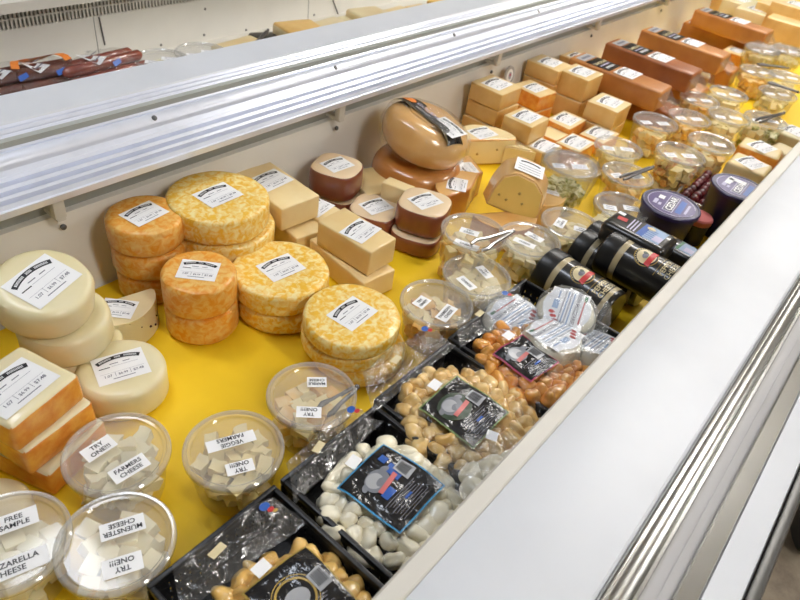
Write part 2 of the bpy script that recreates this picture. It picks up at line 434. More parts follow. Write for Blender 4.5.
# centre rail
Y0, Z0, Y1, Z1 = .812, .205, .902, .272
L = math.hypot(Y1-Y0, Z1-Z0); ty, tz = (Y1-Y0)/L, (Z1-Z0)/L; ny, nz = -tz, ty
def sp(s, h): return (Y0+ty*s*L+ny*h, Z0+tz*s*L+nz*h)
pr = [(Y0+.004, Z0-.012), (Y0-.004, Z0-.010), (Y0-.005, Z0)]
for s, h in ((0, .0), (.05, .002), (.07, -.002), (.10, .0035), (.14, .0035), (.17, -.002), (.20, .0035), (.25, .0035), (.28, -.002), (.31, .003), (.36, .003), (.39, -.001), (.46, -.001), (.475, .001),
             (.49, .004), (.52, .0072), (.56, .0085), (.60, .0078), (.64, .0055), (.665, .002), (.675, -.003), (.69, .001), (.72, .0015), (.87, .0015), (.885, -.001), (.90, .001), (.935, .002), (.95, -.002), (.965, .001), (1.0, .001)):
    pr.append(sp(s, h*(1.5 if s < .45 else .62 if s < .668 else .7)))
pr += [(Y1, Z0-.012)]
bm = bmesh.new(); extrude_profile(bm, pr, X0, X1, closed=True); rail = cpart('ribbed_rail', bm, 'rail_metal', True, 'ribbed aluminium centre rail', 25)
bm = bmesh.new(); extrude_profile(bm, [(Y1+.001, .262), (Y1+.001, .270), (Y1+.004, .2735), (.993, .2710), (.997, .267), (.997, .255)], X0, X1, closed=True); cpart('rail_cap', bm, 'case_white', True, 'flat white rail cap')
for i in range(9):
    x = .345 + .58*i
    bm = bmesh.new(); box(bm, x-.009, x+.009, .832, .846, .150, .196, bev=.003)
    box(bm, x-.007, x+.007, .832, .872, .146, .154, bev=.002)
    b_ = cpart('rail_bracket', bm, 'case_cream')
    bm = bmesh.new(); lathe(bm, [(.0045, 0), (.0045, .003), (.002, .0045)], 10)
    to_obj('screw', bm, 'screw_dark', b_, (x+.008, .854, .122), (R(82), 0, 0))
for x in [at(u, v, .250).x for u, v in ((155, 117), (339, 68), (460, 36), (546, 13))]:
    y, z = sp(.57, .0052)
    bm = bmesh.new(); lathe(bm, [(.0042, -.001), (.0042, .0012), (.0016, .0018)], 12)
    to_obj('screw', bm, 'screw_dark', rail, (x, y, z), (math.atan2(tz, ty), 0, 0))
# far well
bm = bmesh.new(); box(bm, X0, X1, .98, 1.66, -.03, -.002); cpart('far_well_floor', bm, 'case_cream', False)
bm = bmesh.new(); extrude_profile(bm, [(.893, -.03), (.893, .262), (.99, .262), (.99, -.03)], X0, X1, closed=True); cpart('far_well_inner_wall', bm, 'wall_cream', False)
bm = bmesh.new(); box(bm, X0, X1, 1.65, 1.68, -.03, .114)
for x in (.87, 1.62, 2.4, 3.2): box(bm, x-.0006, x+.0006, 1.6493, 1.65, -.02, .114, 1)
cpart('far_wall', bm, ['wall_cream', 'screw_dark'], False)
bm = bmesh.new()
for i in range(330):
    x = .2 + .0098*i
    box(bm, x, x+.0050, 1.652, 1.660, .114, .163)
box(bm, X0, X1, 1.672, 1.68, .114, .163, 1); box(bm, X0, X1, 1.650, 1.656, .134, .137)
cpart('vent_grille', bm, ['case_cream', 'trim_metal'], False, 'slotted air grille')
bm = bmesh.new(); extrude_profile(bm, [(1.60, .166), (1.60, .188), (1.62, .195), (1.85, .195), (1.85, -.5), (1.70, -.5), (1.70, .164)], X0, X1, closed=True); cpart('far_ledge', bm, 'case_cream', True)
for (x, y_) in ((205, 9), (246, 30), (204, 35), (161, 45), (314, 15)):
    d = cr*((x-400)/F) - cu*((y_-300)/F) + fwd; q = Vector((0, 0, H)) + d*(1.649/d.y)
    bm = bmesh.new(); lathe(bm, [(.0035, 0), (.0035, .001)], 10); to_obj('screw', bm, 'screw_dark', case, (q.x, 1.649, q.z-FZ), (R(90), 0, 0))
for (x0_, y0_, x1_, y1_) in ((99, 17, 105, 45), (333, 0, 338, 14)):
    pts = []
    for x, y_ in ((x0_, y0_), (x1_, y1_)):
        d = cr*((x-400)/F) - cu*((y_-300)/F) + fwd; q = Vector((0, 0, H)) + d*(1.648/d.y); pts.append((q.x, 1.648, q.z-FZ))
    bm = bmesh.new(); tube(bm, pts, .0018, 6); to_obj('wall_clip', bm, 'screw_dark', case)

# yellow liner
bm = bmesh.new()
nx, ny_ = 120, 14
g = [[bm.verts.new((X0+(X1-X0)*i/nx, .10+.737*j/ny_, .0004+.0012*(noise.noise(Vector((X0+(X1-X0)*i/nx, .737*j/ny_, 0))*4)+.6))) for j in range(ny_+1)] for i in range(nx+1)]
for i in range(nx):
    for j in range(ny_): bm.faces.new((g[i][j], g[i+1][j], g[i+1][j+1], g[i][j+1]))
tag(to_obj('yellow_liner', bm, 'yellow_liner'), 'bright yellow liner sheet covering the floor of the near well', 'liner')

# ------------------------------------------------------------------ cheese shapes
def round_bm(r, h, bev=.006, seed=0., sq=0., bulge=.0, mi_side=0, mi_top=0, sx=1., sy=1.):
    bm = bmesh.new()
    pr = [(r*.25, 0), (r-bev*1.4, 0), (r-bev*.4, bev*.35), (r, bev)]
    for k in (.3, .5, .7): pr.append((r+bulge*math.sin(PI*k), bev+(h-2*bev)*k))
    pr += [(r, h-bev), (r-bev*.35, h-bev*.3), (r-bev, h), (r*.7, h), (r*.3, h)]
    mis = [mi_side]*(len(pr)-4) + [mi_top]*4
    lathe(bm, pr, 56, mis=mis, sq=sq, sx=sx, sy=sy)
    jiggle(bm, .0012, 30, seed)
    return bm
def block_bm(w, d, h, bev=.005, seed=0., side=0, top=1):
    bm = bmesh.new(); box(bm, -w/2, w/2, -d/2, d/2, 0, h, side, bev, 3)
    bmesh.ops.subdivide_edges(bm, edges=[e for e in bm.edges if e.calc_length() > .012], cuts=3, use_grid_fill=True)
    bm.normal_update()
    for f in bm.faces:
        f.material_index = top if (f.normal.z > .6 and f.calc_center_median().z > h*.6) else side
    jiggle(bm, .0012, 25, seed)
    return bm
SEED = [1.]
def sd(): SEED[0] += 3.37; return SEED[0]
def cheese(name, bm, mats, x, y, z, rz, label, cat='cheese', group=None, tilt=(0, 0)):
    o = to_obj(name, bm, mats, None, (x, y, z), (tilt[0], tilt[1], rz)); tag(o, label, cat, group); return o

def stack(cx, cy, zs, r, mats, labels, offs, name='cheese_round', lab_rz=None, lab_s=1., group=None, sq=0., bev=.006, gap=.0006, lab_off=(0, 0), rz=0., sx=1., sy=1., tilts=None):
    """zs: list of layer heights from bottom up; labels bottom up"""
    z = .0022
    for k, h in enumerate(zs):
        ox, oy = offs[k]
        o = cheese(name, round_bm(r, h-gap, bev, sd(), sq=sq, mi_side=0, mi_top=min(1, len(mats)-1), sx=sx, sy=sy), mats, cx+ox, cy+oy, z, rz, labels[k], 'cheese', group, tilts[k][:2] if tilts else (0, 0))
        if tilts: z += tilts[k][2]; o.location.z += tilts[k][2]
        z += h + .0012
        if k == len(zs)-1 and lab_rz is not None:
            put_label(o, (lab_off[0], lab_off[1], h-gap+.0006), lab_rz-rz, lab_s)
    return z

gm = 'round marbled cheeses stacked by the rear wall'
# A: small marbled tower against the rear wall
_q = at(144.5, 216, 0.137)
stack(_q.x, _q.y, [.046, .046, .045], .057, ['marbled'], ['bottom round of the tall narrow orange and white marbled tower by the rear wall', 'middle round of the tall narrow marbled cheese tower by the rear wall', 'labelled top round of the tall narrow marbled tower by the rear wall'],
      [(.004, -.002), (.002, 0), (0, 0)], lab_rz=ang(((122, 213), (152, 199), .137)), lab_s=.88, group=gm)
# B
_q = at(198.5, 271, 0.107)
stack(_q.x, _q.y, [.052, .053], .0545, ['marbled'], ['lower round of the small marbled pair in front of the tall tower', 'labelled upper round of the small marbled pair standing in front of the tall tower'],
      [(.001, 0), (0, 0)], lab_rz=ang(((180, 260), (216, 264), .105)), lab_s=.86, group=gm)
# C
_q = at(218, 195, 0.144)
stack(_q.x, _q.y, [.046, .048, .046], .082, ['marbled_pale'], ['bottom round of the big marbled stack touching the rear wall', 'middle round of the big marbled stack touching the rear wall', 'labelled top round of the big marbled stack touching the rear wall'],
      [(.006, -.004), (.006, -.006), (0, 0)], lab_rz=ang(((198, 190), (228, 178), .14)), lab_s=.98, group=gm)
# D
_q = at(281, 267, 0.082)
stack(_q.x, _q.y, [.038, .040], .077, ['marbled_pale'], ['lower round of the wide marbled pair in the middle of the marbled group', 'labelled upper round of the wide marbled pair between the small pair and the cream blocks'],
      [(.004, -.002), (0, 0)], lab_rz=ang(((260, 262), (290, 250), .08)), lab_s=.95, group=gm)
# E
_q = at(352.5, 313, 0.089)
stack(_q.x, _q.y, [.026, .029, .029], .073, ['marbled_pale'], ['bottom wheel of the marbled stack of three nearest the sample tubs', 'middle wheel of the marbled stack of three nearest the sample tubs', 'labelled top wheel of the marbled stack of three nearest the sample tubs'],
      [(.012, -.010), (.002, .004), (0, 0)], lab_rz=ang(((330, 312), (352, 296), .087)), lab_s=.95, group=gm)
gw = 'white cheese rounds at the left'
_q = at(38, 277, .164)
stack(_q.x, _q.y, [.048, .050, .052], .0585, ['white_cheese'], ['bottom white round under the leaning stack at the left', 'middle white round of the leaning stack at the left', 'labelled top white round of the leaning stack at the left edge'],
      [(.022, -.016), (.013, -.010), (0, 0)], lab_rz=ang(((10, 272), (46, 248), .155)), lab_s=1.1, group=gw, bev=.009, tilts=[(0, 0, 0), (R(5), 0, .004), (R(13), 0, .008)])
_q = at(121, 367, .053)
stack(_q.x, _q.y, [.052], .0575, ['white_cheese'], ['single white cheese round with a price label beside the orange-rind bricks'], [(0, 0)], lab_rz=ang(((95, 362), (138, 350), .055)), lab_s=1.0, group=gw, bev=.008)
# pepper piece: half round lying behind
def half_round(r, h, mats, seed, a0=0., a1=PI, bev=.005):
    bm = bmesh.new(); n = 24
    prof = [(1, 0), (1-.0, bev), (1, h-bev), (1-bev/r, h)]
    pts = [(r*math.cos(a0+(a1-a0)*i/n), r*math.sin(a0+(a1-a0)*i/n)) for i in range(n+1)]
    if a1-a0 < PI-.01: pts.append((0, 0))
    lo = [bm.verts.new((x, y, 0)) for x, y in pts]; hi = [bm.verts.new((x, y, h)) for x, y in pts]
    m = len(pts)
    for i in range(m):
        j = (i+1) % m
        f = bm.faces.new((lo[i], lo[j], hi[j], hi[i])); f.material_index = 0 if i < n else 1
    bm.faces.new(list(reversed(lo))).material_index = 0
    bm.faces.new(hi).material_index = 2 if len(mats) > 2 else 1
    bmesh.ops.bevel(bm, geom=[e for e in bm.edges], offset=bev, segments=3, profile=.5, affect='EDGES')
    jiggle(bm, .0012, 30, seed)
    return bm
def flecks(parent, pts, mat='pepper_fleck', name='fleck'):
    bm = bmesh.new()
    for (x, y, z, r) in pts:
        bmesh.ops.create_icosphere(bm, subdivisions=1, radius=r, matrix=Matrix.Translation((x, y, z)))
    o_ = to_obj(name, bm, mat, parent); o_['kind'] = 'stuff'; return o_
o = cheese('cheese_half_round', half_round(.062, .052, ['white_cheese']*2, 3, R(-180), 0), ['white_cheese', 'pale_cheese'], .352, .742, .002, R(-12), 'pale half round with dark pepper flecks between the white stack and the marbled tower')
flecks(o, [(.035, -.0515, .022, .0022), (.045, -.0425, .014, .0022), (.0, -.062, .012, .0015), (.020, -.0588, .033, .0012), (.050, -.037, .026, .0015)], name='pepper_flecks')
put_label(o, (0, -.026, .0528), ang(((106, 293), (140, 297), .053))+R(12), .75)

# orange-rind bricks, front left: stack of three
rzb = R(15)
gb = 'orange-rind bricks at the left edge'
for k, (dx, dy, dz, lb) in enumerate(((.012, -.010, 0, 'bottom orange-rind brick of the stack at the left edge'), (.007, -.004, .044, 'middle orange-rind brick of the stack at the left edge'), (0, 0, .088, 'labelled top orange-rind brick with a cream top at the left edge'))):
    o = cheese('cheese_brick', block_bm(.094, .092, .043, .006, sd()), ['muenster_rind', 'muenster_top'], .156+dx, .594+dy, .0022+dz, rzb+R((4, -4, 0)[k]), lb, 'cheese', gb)
    if k == 2: put_label(o, (-.004, -.004, .0437), ang(((8, 385), (42, 359), .13))-rzb, 1.12)
# cream block at the far left behind the bricks, and little pale round in front of them
o = cheese('cheese_block', block_bm(.09, .07, .05, .005, sd()), ['cream_block', 'cream_block'], .098, .712, .0022, R(14), 'small cream block wedged between the white stack and the orange-rind bricks')
put_label(o, (0, 0, .0507), R(20), .8)
o = cheese('cheese_block', block_bm(.08, .06, .042, .004, sd()), ['smoke_rind', 'smoke_face'], .105, .782, .0022, R(5), 'dark brown smoked block half hidden behind the white stack at the left edge')
o = cheese('cheese_round', round_bm(.040, .04, .008, sd()), ['pale_cheese'], .078, .535, .0022, 0, 'small pale round peeking out below the orange-rind bricks at the left edge')

# cream blocks by the rear wall
gc = 'cream blocks behind the marbled wheels'
def blockp(px, z, w, d, h, rz, lb, mats=('cream_block', 'cream_block'), lab=None, ls=.9, bev=.003, z0=None, name='cheese_block', group=None, tilt=(0, 0), loff=(0, 0)):
    """px: picture point of the top face's centre; z: height of the top face"""
    p = at(px[0], px[1], z)
    z0 = z-h if z0 is None else z0
    o = cheese(name, block_bm(w, d, h, bev, sd()), list(mats), p.x, p.y, z0, rz, lb, 'cheese', group, tilt)
    if lab is not None: put_label(o, (loff[0], loff[1], h+.0007), lab, ls)
    return o
lblr = R(-90)    # most counter labels read from the front of the case with their head to the left
b1 = blockp((276, 184), .101, .085, .145, .047, R(-4), 'labelled cream block lying on another behind the big marbled stack', lab=ang(((341, 226), (359, 214), .1)), ls=1.02, group=gc, loff=(0, .015))
b2 = blockp((293, 212), .050, .085, .150, .047, R(-9), 'lower cream block under the labelled one behind the big marbled stack', group=gc)
b4 = blockp((357, 229), .100, .068, .122, .050, R(1), 'glossy labelled cream block on top of another, in front of the smoked logs', lab=ang(((341, 226), (359, 214), .1)), ls=0.92, group=gc, loff=(0, -.008))
b5 = blockp((352, 254), .048, .072, .150, .045, R(-7), 'lower cream block beneath the glossy labelled one', group=gc)
b3 = blockp((325, 212), .055, .060, .120, .052, R(3), 'cream block with a half-hidden label behind the glossy one', lab=ang(((341, 226), (359, 214), .1)), ls=0.86, group=gc, loff=(0, .02))
b6 = blockp((372, 180), .050, .075, .100, .047, R(-20), 'cream slab against the rear wall behind the brown smoked log', group=gc)
b7 = blockp((399, 184), .085, .030, .060, .083, R(12), 'narrow cream wedge standing upright beside the big gouda wheels', group=gc)

# smoked logs (rounded square, brown rind)
gs_ = 'brown-rind smoked logs'
stack(.862, .778, [.036, .056], .048, ['smoke_rind', 'smoke_face'], ['lower slice of the tall brown-rind smoked log against the rear wall', 'labelled tall brown-rind smoked log piece against the rear wall'], [(.004, -.004), (0, 0)], 'smoked_cheese', ang(((316, 160), (340, 152), .093)), .85, gs_, sq=1.2, rz=R(20))
stack(.868, .673, [.048], .048, ['smoke_rind', 'smoke_face'], ['low brown-rind smoked log with a label, between the tall one and the glossy cream block'], [(0, 0)], 'smoked_cheese', ang(((352, 203), (375, 196), .05)), .85, gs_, sq=1.2, rz=R(20))
stack(.905, .587, [.036, .052], .049, ['smoke_rind', 'smoke_face'], ['lower smoked slice under the labelled one beside the clear sample tub', 'labelled smoked log piece with dark brown rind beside the clear sample tub'], [(-.012, -.004), (0, 0)], 'smoked_cheese', ang(((410, 200), (432, 193), .09)), .85, gs_, sq=1.2, rz=R(20))

# big gouda wheels
def wheel_bm(r, h, seed):
    bm = bmesh.new(); pr = []
    for i in range(15):
        a = -PI/2+PI*i/14
        pr.append((max(r*.25, (r-h*.5)+h*.5*math.cos(a)**.75 if math.cos(a) > 1e-4 else r-h*.5), h/2+h/2*math.sin(a)))
    pr = [(r*.2, 0), (r*.55, .0)] + pr + [(r*.55, h+.004), (r*.2, h+.006)]
    lathe(bm, pr, 64); jiggle(bm, .004, 11, seed); return bm
w2 = cheese('gouda_cheese', wheel_bm(.098, .074, 2.), ['gouda_dark'], 1.058, .724, .004, 0, 'lower darker orange-brown gouda wheel under the big banded one', tilt=(R(0), R(0)))
o = put_label(w2, (.062, -.068, .062), ang(((444, 180), (462, 172), .06)), .62, tilt=(R(35), R(20)))
w1 = cheese('gouda_cheese', wheel_bm(.096, .082, 8.), ['gouda_rind'], 1.060, .732, .084, 0, 'big tan gouda wheel in clear wrap with a black band, leaning on the rear wall', tilt=(R(10), R(12)))
hf = lambda x, y: .0888 - .026*max(0, (math.hypot(x, y)-.052)/.044)**2.2
p = Print(['black_film'], hf)
p.rect(0, 0, .172, .056, 'black_film', .0012, 0, 26, 6)
for yy in (-.026, .026): p.rect(0, yy, .168, .0010, 'gold', .0018, 0, 24, 1)
p.ell(-.060, 0, .016, .014, 'flag_orange', .0018)
p.text('GOUDA', -.010, .008, .018, 'lilac_print', .0020); p.text('SMOKED', -.010, -.012, .011, 'silver_print', .0020)
p.done('band', w1, (-.018, 0, -.0005), (0, 0, R(-92)), 'black printed band')
hl = put_label(w1, (-.014, -.050, .0895), R(-92), 1.0, tilt=(R(8), R(0)))
# clear wrap gathered round the upper wheel
bm = bmesh.new()
lathe(bm, [(.06, .0), (.090, .006), (.101, .040), (.095, .070), (.070, .089), (.04, .094), (.01, .095)], 60, cap0=False); jiggle(bm, .004, 22, 5.)
to_obj('wrap', bm, 'vacuum_film', w1, (0, 0, -.002))

# cut gouda wedges
gg = 'cut gouda pieces by the big wheels'
def half_wedge(px, z, r, h, a0, a1, rz, lb, mats, lab=None, ls=.8, z0=.0022, tilt=(0, 0), lo=(0, 0)):
    p = at(px[0], px[1], z)
    o = cheese('gouda_wedge', half_round(r, h, mats, sd(), a0, a1, .004), mats, p.x, p.y, z0, rz, lb, 'cheese', gg, tilt)
    if lab is not None: put_label(o, (lo[0], lo[1], h+.0007), lab, ls)
    return o
o1 = half_wedge((489, 136), .078, .078, .066, 0, PI, R(-32), 'cut gouda half with a pale holed face beside the big wheels', ['gouda_rind', 'gouda_pale', 'gouda_pale'], R(20), .95, .0022, (R(0), 0), (0, .034))
flecks(o1, [(-.02, -.0005, .03, .0035), (.03, -.0005, .04, .003)], 'hole', 'holes')
o2 = half_wedge((471, 188), .066, .074, .062, 0, R(150), R(20), 'labelled orange-rind gouda piece in front of the big wheels', ['gouda_dark', 'gouda_dark', 'gouda_rind'], R(10), .8, .0022, (0, 0), (0, .03))
o3 = half_wedge((484, 172), .060, .075, .058, 0, R(120), R(60), 'gouda piece mostly hidden behind the standing yellow-faced wedge', ['gouda_dark', 'gouda_dark', 'gouda_rind'], R(0), .7, .0022, (0, 0), (.02, .03))
# standing wedge with its yellow face to the shopper
def faced_wedge():
    bm = bmesh.new()
    pts = [(-.050, .0), (-.048, .034), (-.040, .060), (-.018, .074), (.018, .072), (.040, .056), (.050, .020), (.046, .0)]
    a = [bm.verts.new((x, 0, z)) for x, z in pts]; b = [bm.verts.new((x*1.18, .060, z*1.32)) for x, z in pts]
    n = len(pts)
    for i in range(n): bm.faces.new((a[i], a[(i+1) % n], b[(i+1) % n], b[i])).material_index = 0
    bm.faces.new(a).material_index = 1; bm.faces.new(b).material_index = 1
    bmesh.ops.recalc_face_normals(bm, faces=bm.faces)
    bmesh.ops.bevel(bm, geom=bm.edges[:], offset=.003, segments=2, affect='EDGES')
    return bm
q = at(510, 214, .05)
o4 = cheese('gouda_wedge', faced_wedge(), ['gouda_rind', 'gouda_face'], q.x, q.y, .050, R(-64), 'tilted gouda wedge showing a flat mustard-yellow face with small holes', 'cheese', gg, (R(-16), R(10)))
o4.scale = (1.08, 1.08, 1.08)
flecks(o4, [(-.018, -.0006, .022, .0028), (.0, -.0006, .042, .0030), (.012, -.0006, .026, .0026), (-.034, -.0006, .026, .0026)], 'hole', 'holes')
p = Print(['label_white']); p.rect(0, 0, .056, .042, 'label_white', 0, 0, 2, 2); p.arc(0, -.035, .048, .052, -.4, .4, 'ink', .0005)
for k in range(3): p.rect(0, .002-.008*k, .044, .0014, 'ink_gray', .0005)
p.done('price_label', o4, (.0, .029, .0872), (R(21.5), 0, 0))
o5 = half_wedge((503, 212), .050, .070, .050, R(180), R(360), R(-30), 'orange-brown gouda half lying under the tilted yellow-faced wedge', ['gouda_dark', 'gouda_dark', 'gouda_rind'])
o6 = half_wedge((538, 190), .055, .062, .052, R(180), R(330), R(10), 'shiny gouda piece to the right of the yellow-faced wedge with a label at its end', ['gouda_rind', 'gouda_dark', 'gouda_rind'], R(-80), .7, lo=(.02, -.02))

# tan block stacks by the rear wall
gt = 'tan cheese blocks stacked by the rear wall'
def tower(px, z, w, d, hs, rz, lbs, mats, lab=None, ls=.85, jit=None, group=gt, bev=.003):
    p = at(px[0], px[1], z); zz = .0022
    for k, h in enumerate(hs):
        j = (jit[k] if jit else (0, 0, 0))
        o = cheese('cheese_block', block_bm(w, d, h-.0008, bev, sd()), list(mats), p.x+j[0], p.y+j[1], zz, rz+R(j[2]), lbs[k], 'cheese', group)
        zz += h + .0008
    if lab is not None: put_label(o, (0, 0, hs[-1]-.0001), lab, ls*1.12)
tan = ('tan_block', 'tan_top')
tower((497, 84), .131, .095, .095, [.042, .042, .044], R(0), ['bottom tan block of the tall stack of three nearest the big wheels', 'middle tan block of the tall stack of three nearest the big wheels', 'labelled top tan block of the tall stack of three nearest the big wheels'], tan, R(2), .95, [(.0, .004, 2), (.003, 0, -2), (0, 0, 0)])
tower((527, 117), .095, .088, .080, [.046, .048], R(0), ['tan block under the labelled one in front of the stack of three', 'labelled tan block in front of the stack of three'], tan, R(2), .9)
tower((535, 88), .088, .080, .095, [.042, .044], R(-6), ['lower block under the orange-sided one between the tan stacks', 'deep orange-sided block between two tan stacks'], ('muenster_rind', 'tan_top'), R(2), .8)
tower((550, 63), .125, .085, .100, [.040, .042, .042], R(2), ['bottom block of the tan stack behind the orange-sided one', 'middle block of the tan stack behind the orange-sided one', 'labelled top block of the tan stack behind the orange-sided one'], tan, R(2), .9)
tower((582, 72), .125, .095, .090, [.060, .064], R(0), ['lower thick tan block of the pair in front of the orange loaves', 'labelled upper thick tan block of the pair in front of the orange loaves'], tan, R(2), .95)
tower((578, 57), .105, .080, .080, [.050, .054], R(0), ['lower tan block hidden against the rear wall beside the loaves', 'labelled tan block against the rear wall beside the loaves'], tan, R(2), .85)
tower((610, 102), .088, .098, .090, [.034, .052], R(2), ['thin orange slab under the labelled pale block by the loaves', 'labelled pale block on a thin orange slab by the loaves'], ('tan_block', 'gouda_pale'), R(2), .95)
gl_ = 'flat labelled blocks with orange rims'
om = ('muenster_rind', 'gouda_pale')
tower((567, 119), .044, .100, .072, [.042], R(0), ['flat pale slab with an orange rim in front of the thick tan pair'], om, R(2), .95, group=gl_)
tower((600, 133), .040, .100, .070, [.038], R(0), ['flat pale slab with an orange rim next to the clear tubs'], om, R(2), .95, group=gl_)
tower((576, 142), .052, .090, .066, [.050], R(0), ['pale labelled slab with an orange rim behind the green-filled tub'], om, R(2), .95, group=gl_)
tower((545, 146), .050, .075, .062, [.048], R(3), ['tan labelled slab just left of the orange-rimmed one, behind the green-filled tub'], tan, R(2), .9, group=gl_)
tower((556, 131), .030, .100, .060, [.028], R(0), ['thin orange-rimmed slab partly under its neighbours'], om, None, group=gl_)
# triangular wedge in wrap
bm = bmesh.new()
tri = [(-.030, -.024), (.046, 0), (-.030, .024)]
lo = [bm.verts.new((x, y, 0)) for x, y in tri]; hi = [bm.verts.new((x, y, .05)) for x, y in tri]
for i in range(3): bm.faces.new((lo[i], lo[(i+1) % 3], hi[(i+1) % 3], hi[i]))
bm.faces.new(hi).material_index = 0; bm.faces.new(list(reversed(lo)))
bmesh.ops.bevel(bm, geom=bm.edges[:], offset=.003, segments=2, affect='EDGES')
q = at(519, 147, .05)
o = cheese('cheese_wedge', bm, ['gouda_pale'], q.x, q.y, .0025, R(-75), 'pointed pale wedge in crinkled wrap between the holed half and the slabs')
bm = bmesh.new(); lathe(bm, [(.040, .0), (.046, .03), (.034, .054), (.01, .058)], 24, cap0=False, sx=1.05, sy=.62); jiggle(bm, .006, 35, 3.)
to_obj('wrap', bm, 'vacuum_film', o)

def film_sheet(pts_fn, nx_, ny2, amp, seed, sc=40):
    bm = bmesh.new(); g = []
    for i in range(nx_+1):
        row = []
        for j in range(ny2+1):
            q = Vector(pts_fn(i/nx_, j/ny2)); n = noise.noise_vector(q*sc+Vector((seed, 0, 0)))
            rd = abs(noise.noise(q*sc*.8+Vector((0, seed, 0))))
            q += n*amp*.4; q.z += (rd*1.6-.3)*amp
            row.append(bm.verts.new(q))
        g.append(row)
    for i in range(nx_):
        for j in range(ny2): bm.faces.new((g[i][j], g[i+1][j], g[i+1][j+1], g[i][j+1]))
    return bm
film_sheet_ = film_sheet
# long orange loaves
glf = 'long orange cheese loaves lying across the case'
LOAF = to_obj('cheese_loaf', block_bm(.088, .285, .060, .007, 4., 0, 0), ['loaf_orange'])
p = Print(['black_film'], lambda x, y: .0606)
p.rect(0, .055, .074, .075, 'black_film', .0006, 0, 4, 4); p.text('CHEDDAR', .0, .066, .016, 'cream_print', .0012); p.rect(0, .050, .055, .004, 'lilac_print', .0012); p.rect(0, .034, .050, .010, 'silver_print', .0012)
prn = p.done('printed_panel', LOAF)
put_label(LOAF, (.002, -.022, .0614), R(0), 1.15)
p = Print(['silver_print'], lambda x, y: .0606); p.rect(0, .112, .070, .030, 'silver_print', .0006, 0, 3, 2); p.rect(0, .112, .050, .010, 'ink_gray', .0012); p.done('price_sticker', LOAF)
def lf(u, v): return ((u-.5)*.10*(1-.3*v), -.140-.035*v, .055*(1-v*.6)-.02*abs(u-.5))
to_obj('wrap_end', film_sheet_(lf, 14, 8, .008, 3, 40), 'clear_film', LOAF, ang=180)
def loaf(px, z, z0, rz, mat, lb, first=False, s=1., lab=True):
    q = at(px[0], px[1], z)
    if first: o = LOAF; o.location = (q.x, q.y, z0); o.rotation_euler = (0, 0, rz)
    else: o = copy_tree(LOAF, (q.x, q.y, z0), (0, 0, rz))
    if mat != 'loaf_orange':
        o.data = o.data.copy(); o.data.materials[0] = M[mat]
    tag(o, lb, 'cheese', glf); return o
loaf((621, 70), .132, .069, R(0), 'loaf_orange', 'top orange loaf of the pair nearest the tan blocks', True)
loaf((633, 93), .064, .0025, R(1), 'loaf_brown', 'lower reddish loaf of the pair nearest the tan blocks')
loaf((655, 53), .145, .078, R(-1), 'loaf_brown', 'top reddish-brown loaf of the second pair from the tan blocks')
loaf((664, 72), .070, .0025, R(1), 'loaf_orange', 'lower orange loaf of the second pair from the tan blocks')
loaf((687, 39), .140, .074, R(0), 'loaf_orange', 'top orange loaf of the third pair, left of the last dark gap')
loaf((697, 55), .066, .0025, R(2), 'loaf_orange', 'lower orange loaf of the third pair')
loaf((735, 18), .135, .070, R(-2), 'loaf_orange', 'top tan-orange loaf of the farthest pair')
loaf((722, 30), .066, .0025, R(2), 'loaf_orange', 'lower loaf of the farthest pair of long loaves')
for k, ((x, y_), w, lb) in enumerate((((668, 104), .05, 'wrapped orange end piece below the nearest loaf pair'), ((690, 88), .05, 'wrapped orange end piece below the second loaf pair'), ((703, 75), .05, 'wrapped orange end piece below the third loaf pair'), ((722, 66), .06, 'wrapped orange piece at the front of the farthest loaves'))):
    q = at(x, y_, .04)
    o = cheese('cheese_piece', block_bm(.060, .045, .040+.006*(k % 2), .004, sd()), ['loaf_orange', 'tan_top'], q.x, q.y, .0022, R(20*k-25), lb)
    bm = bmesh.new(); lathe(bm, [(.040, .0), (.046, .02), (.034, .052), (.006, .058)], 20, cap0=False); jiggle(bm, .007, 40, k+2.)
    to_obj('wrap', bm, 'clear_film', o)
blockp((740, 43), .075, .10, .075, .045, R(0), 'low orange block with a white label in front of the farthest loaves', ('muenster_rind', 'tan_top'), R(-10), .9, z0=.0022)

# far end pieces
gf = 'blocks at the far end of the case'
for (x, y_, z, w, d, h, mt, lb, lab) in (
    (757, 9, .11, .16, .13, .107, ('pale_cheese', 'white_cheese'), 'big pale yellow block with a small hole at the far end behind the last loaves', True),
    (775, 2, .14, .18, .10, .137, ('tan_block', 'tan_top'), 'tall tan block at the top edge of the far end', False),
    (792, 20, .13, .16, .16, .127, tan, 'wide tan block near the upper right corner of the case', False),
    (797, 4, .17, .16, .16, .167, tan, 'orange-tan block stacked high in the far right corner', True),
    (742, 0, .10, .18, .12, .097, ('pale_cheese', 'white_cheese'), 'pale block beside the rear wall at the far end', True),
    (722, -6, .10, .18, .12, .097, tan, 'tan block at the rear wall beyond the last loaves', False)):
    blockp((x, y_), z, w, d, h, R(2), lb, mt, R(-10) if lab else None, 1.2, group=gf)

# near-side wedges by the front rim
for (x, y_, z, w, d, h, mt, rz, lb, lab) in (
    (751, 163, .072, .085, .095, .069, ('pale_cheese', 'gouda_pale'), R(0), 'cream piece with a white label just behind the right purple tub', True),
    (762, 147, .068, .080, .105, .065, ('muenster_rind', 'gouda_pale'), R(4), 'labelled piece with an orange rind edge behind the cream piece', True),
    (795, 131, .065, .10, .09, .062, ('pale_cheese', 'white_cheese'), R(8), 'pale labelled piece at the right edge beyond the green-filled tub', True),
    (784, 148, .05, .07, .06, .047, ('pale_cheese', 'pale_cheese'), R(-10), 'small pale end piece tucked against the front rim', False)):
    blockp((x, y_), z, w, d, h, rz, lb, mt, R(-20) if lab else None, 1.05, bev=.009)

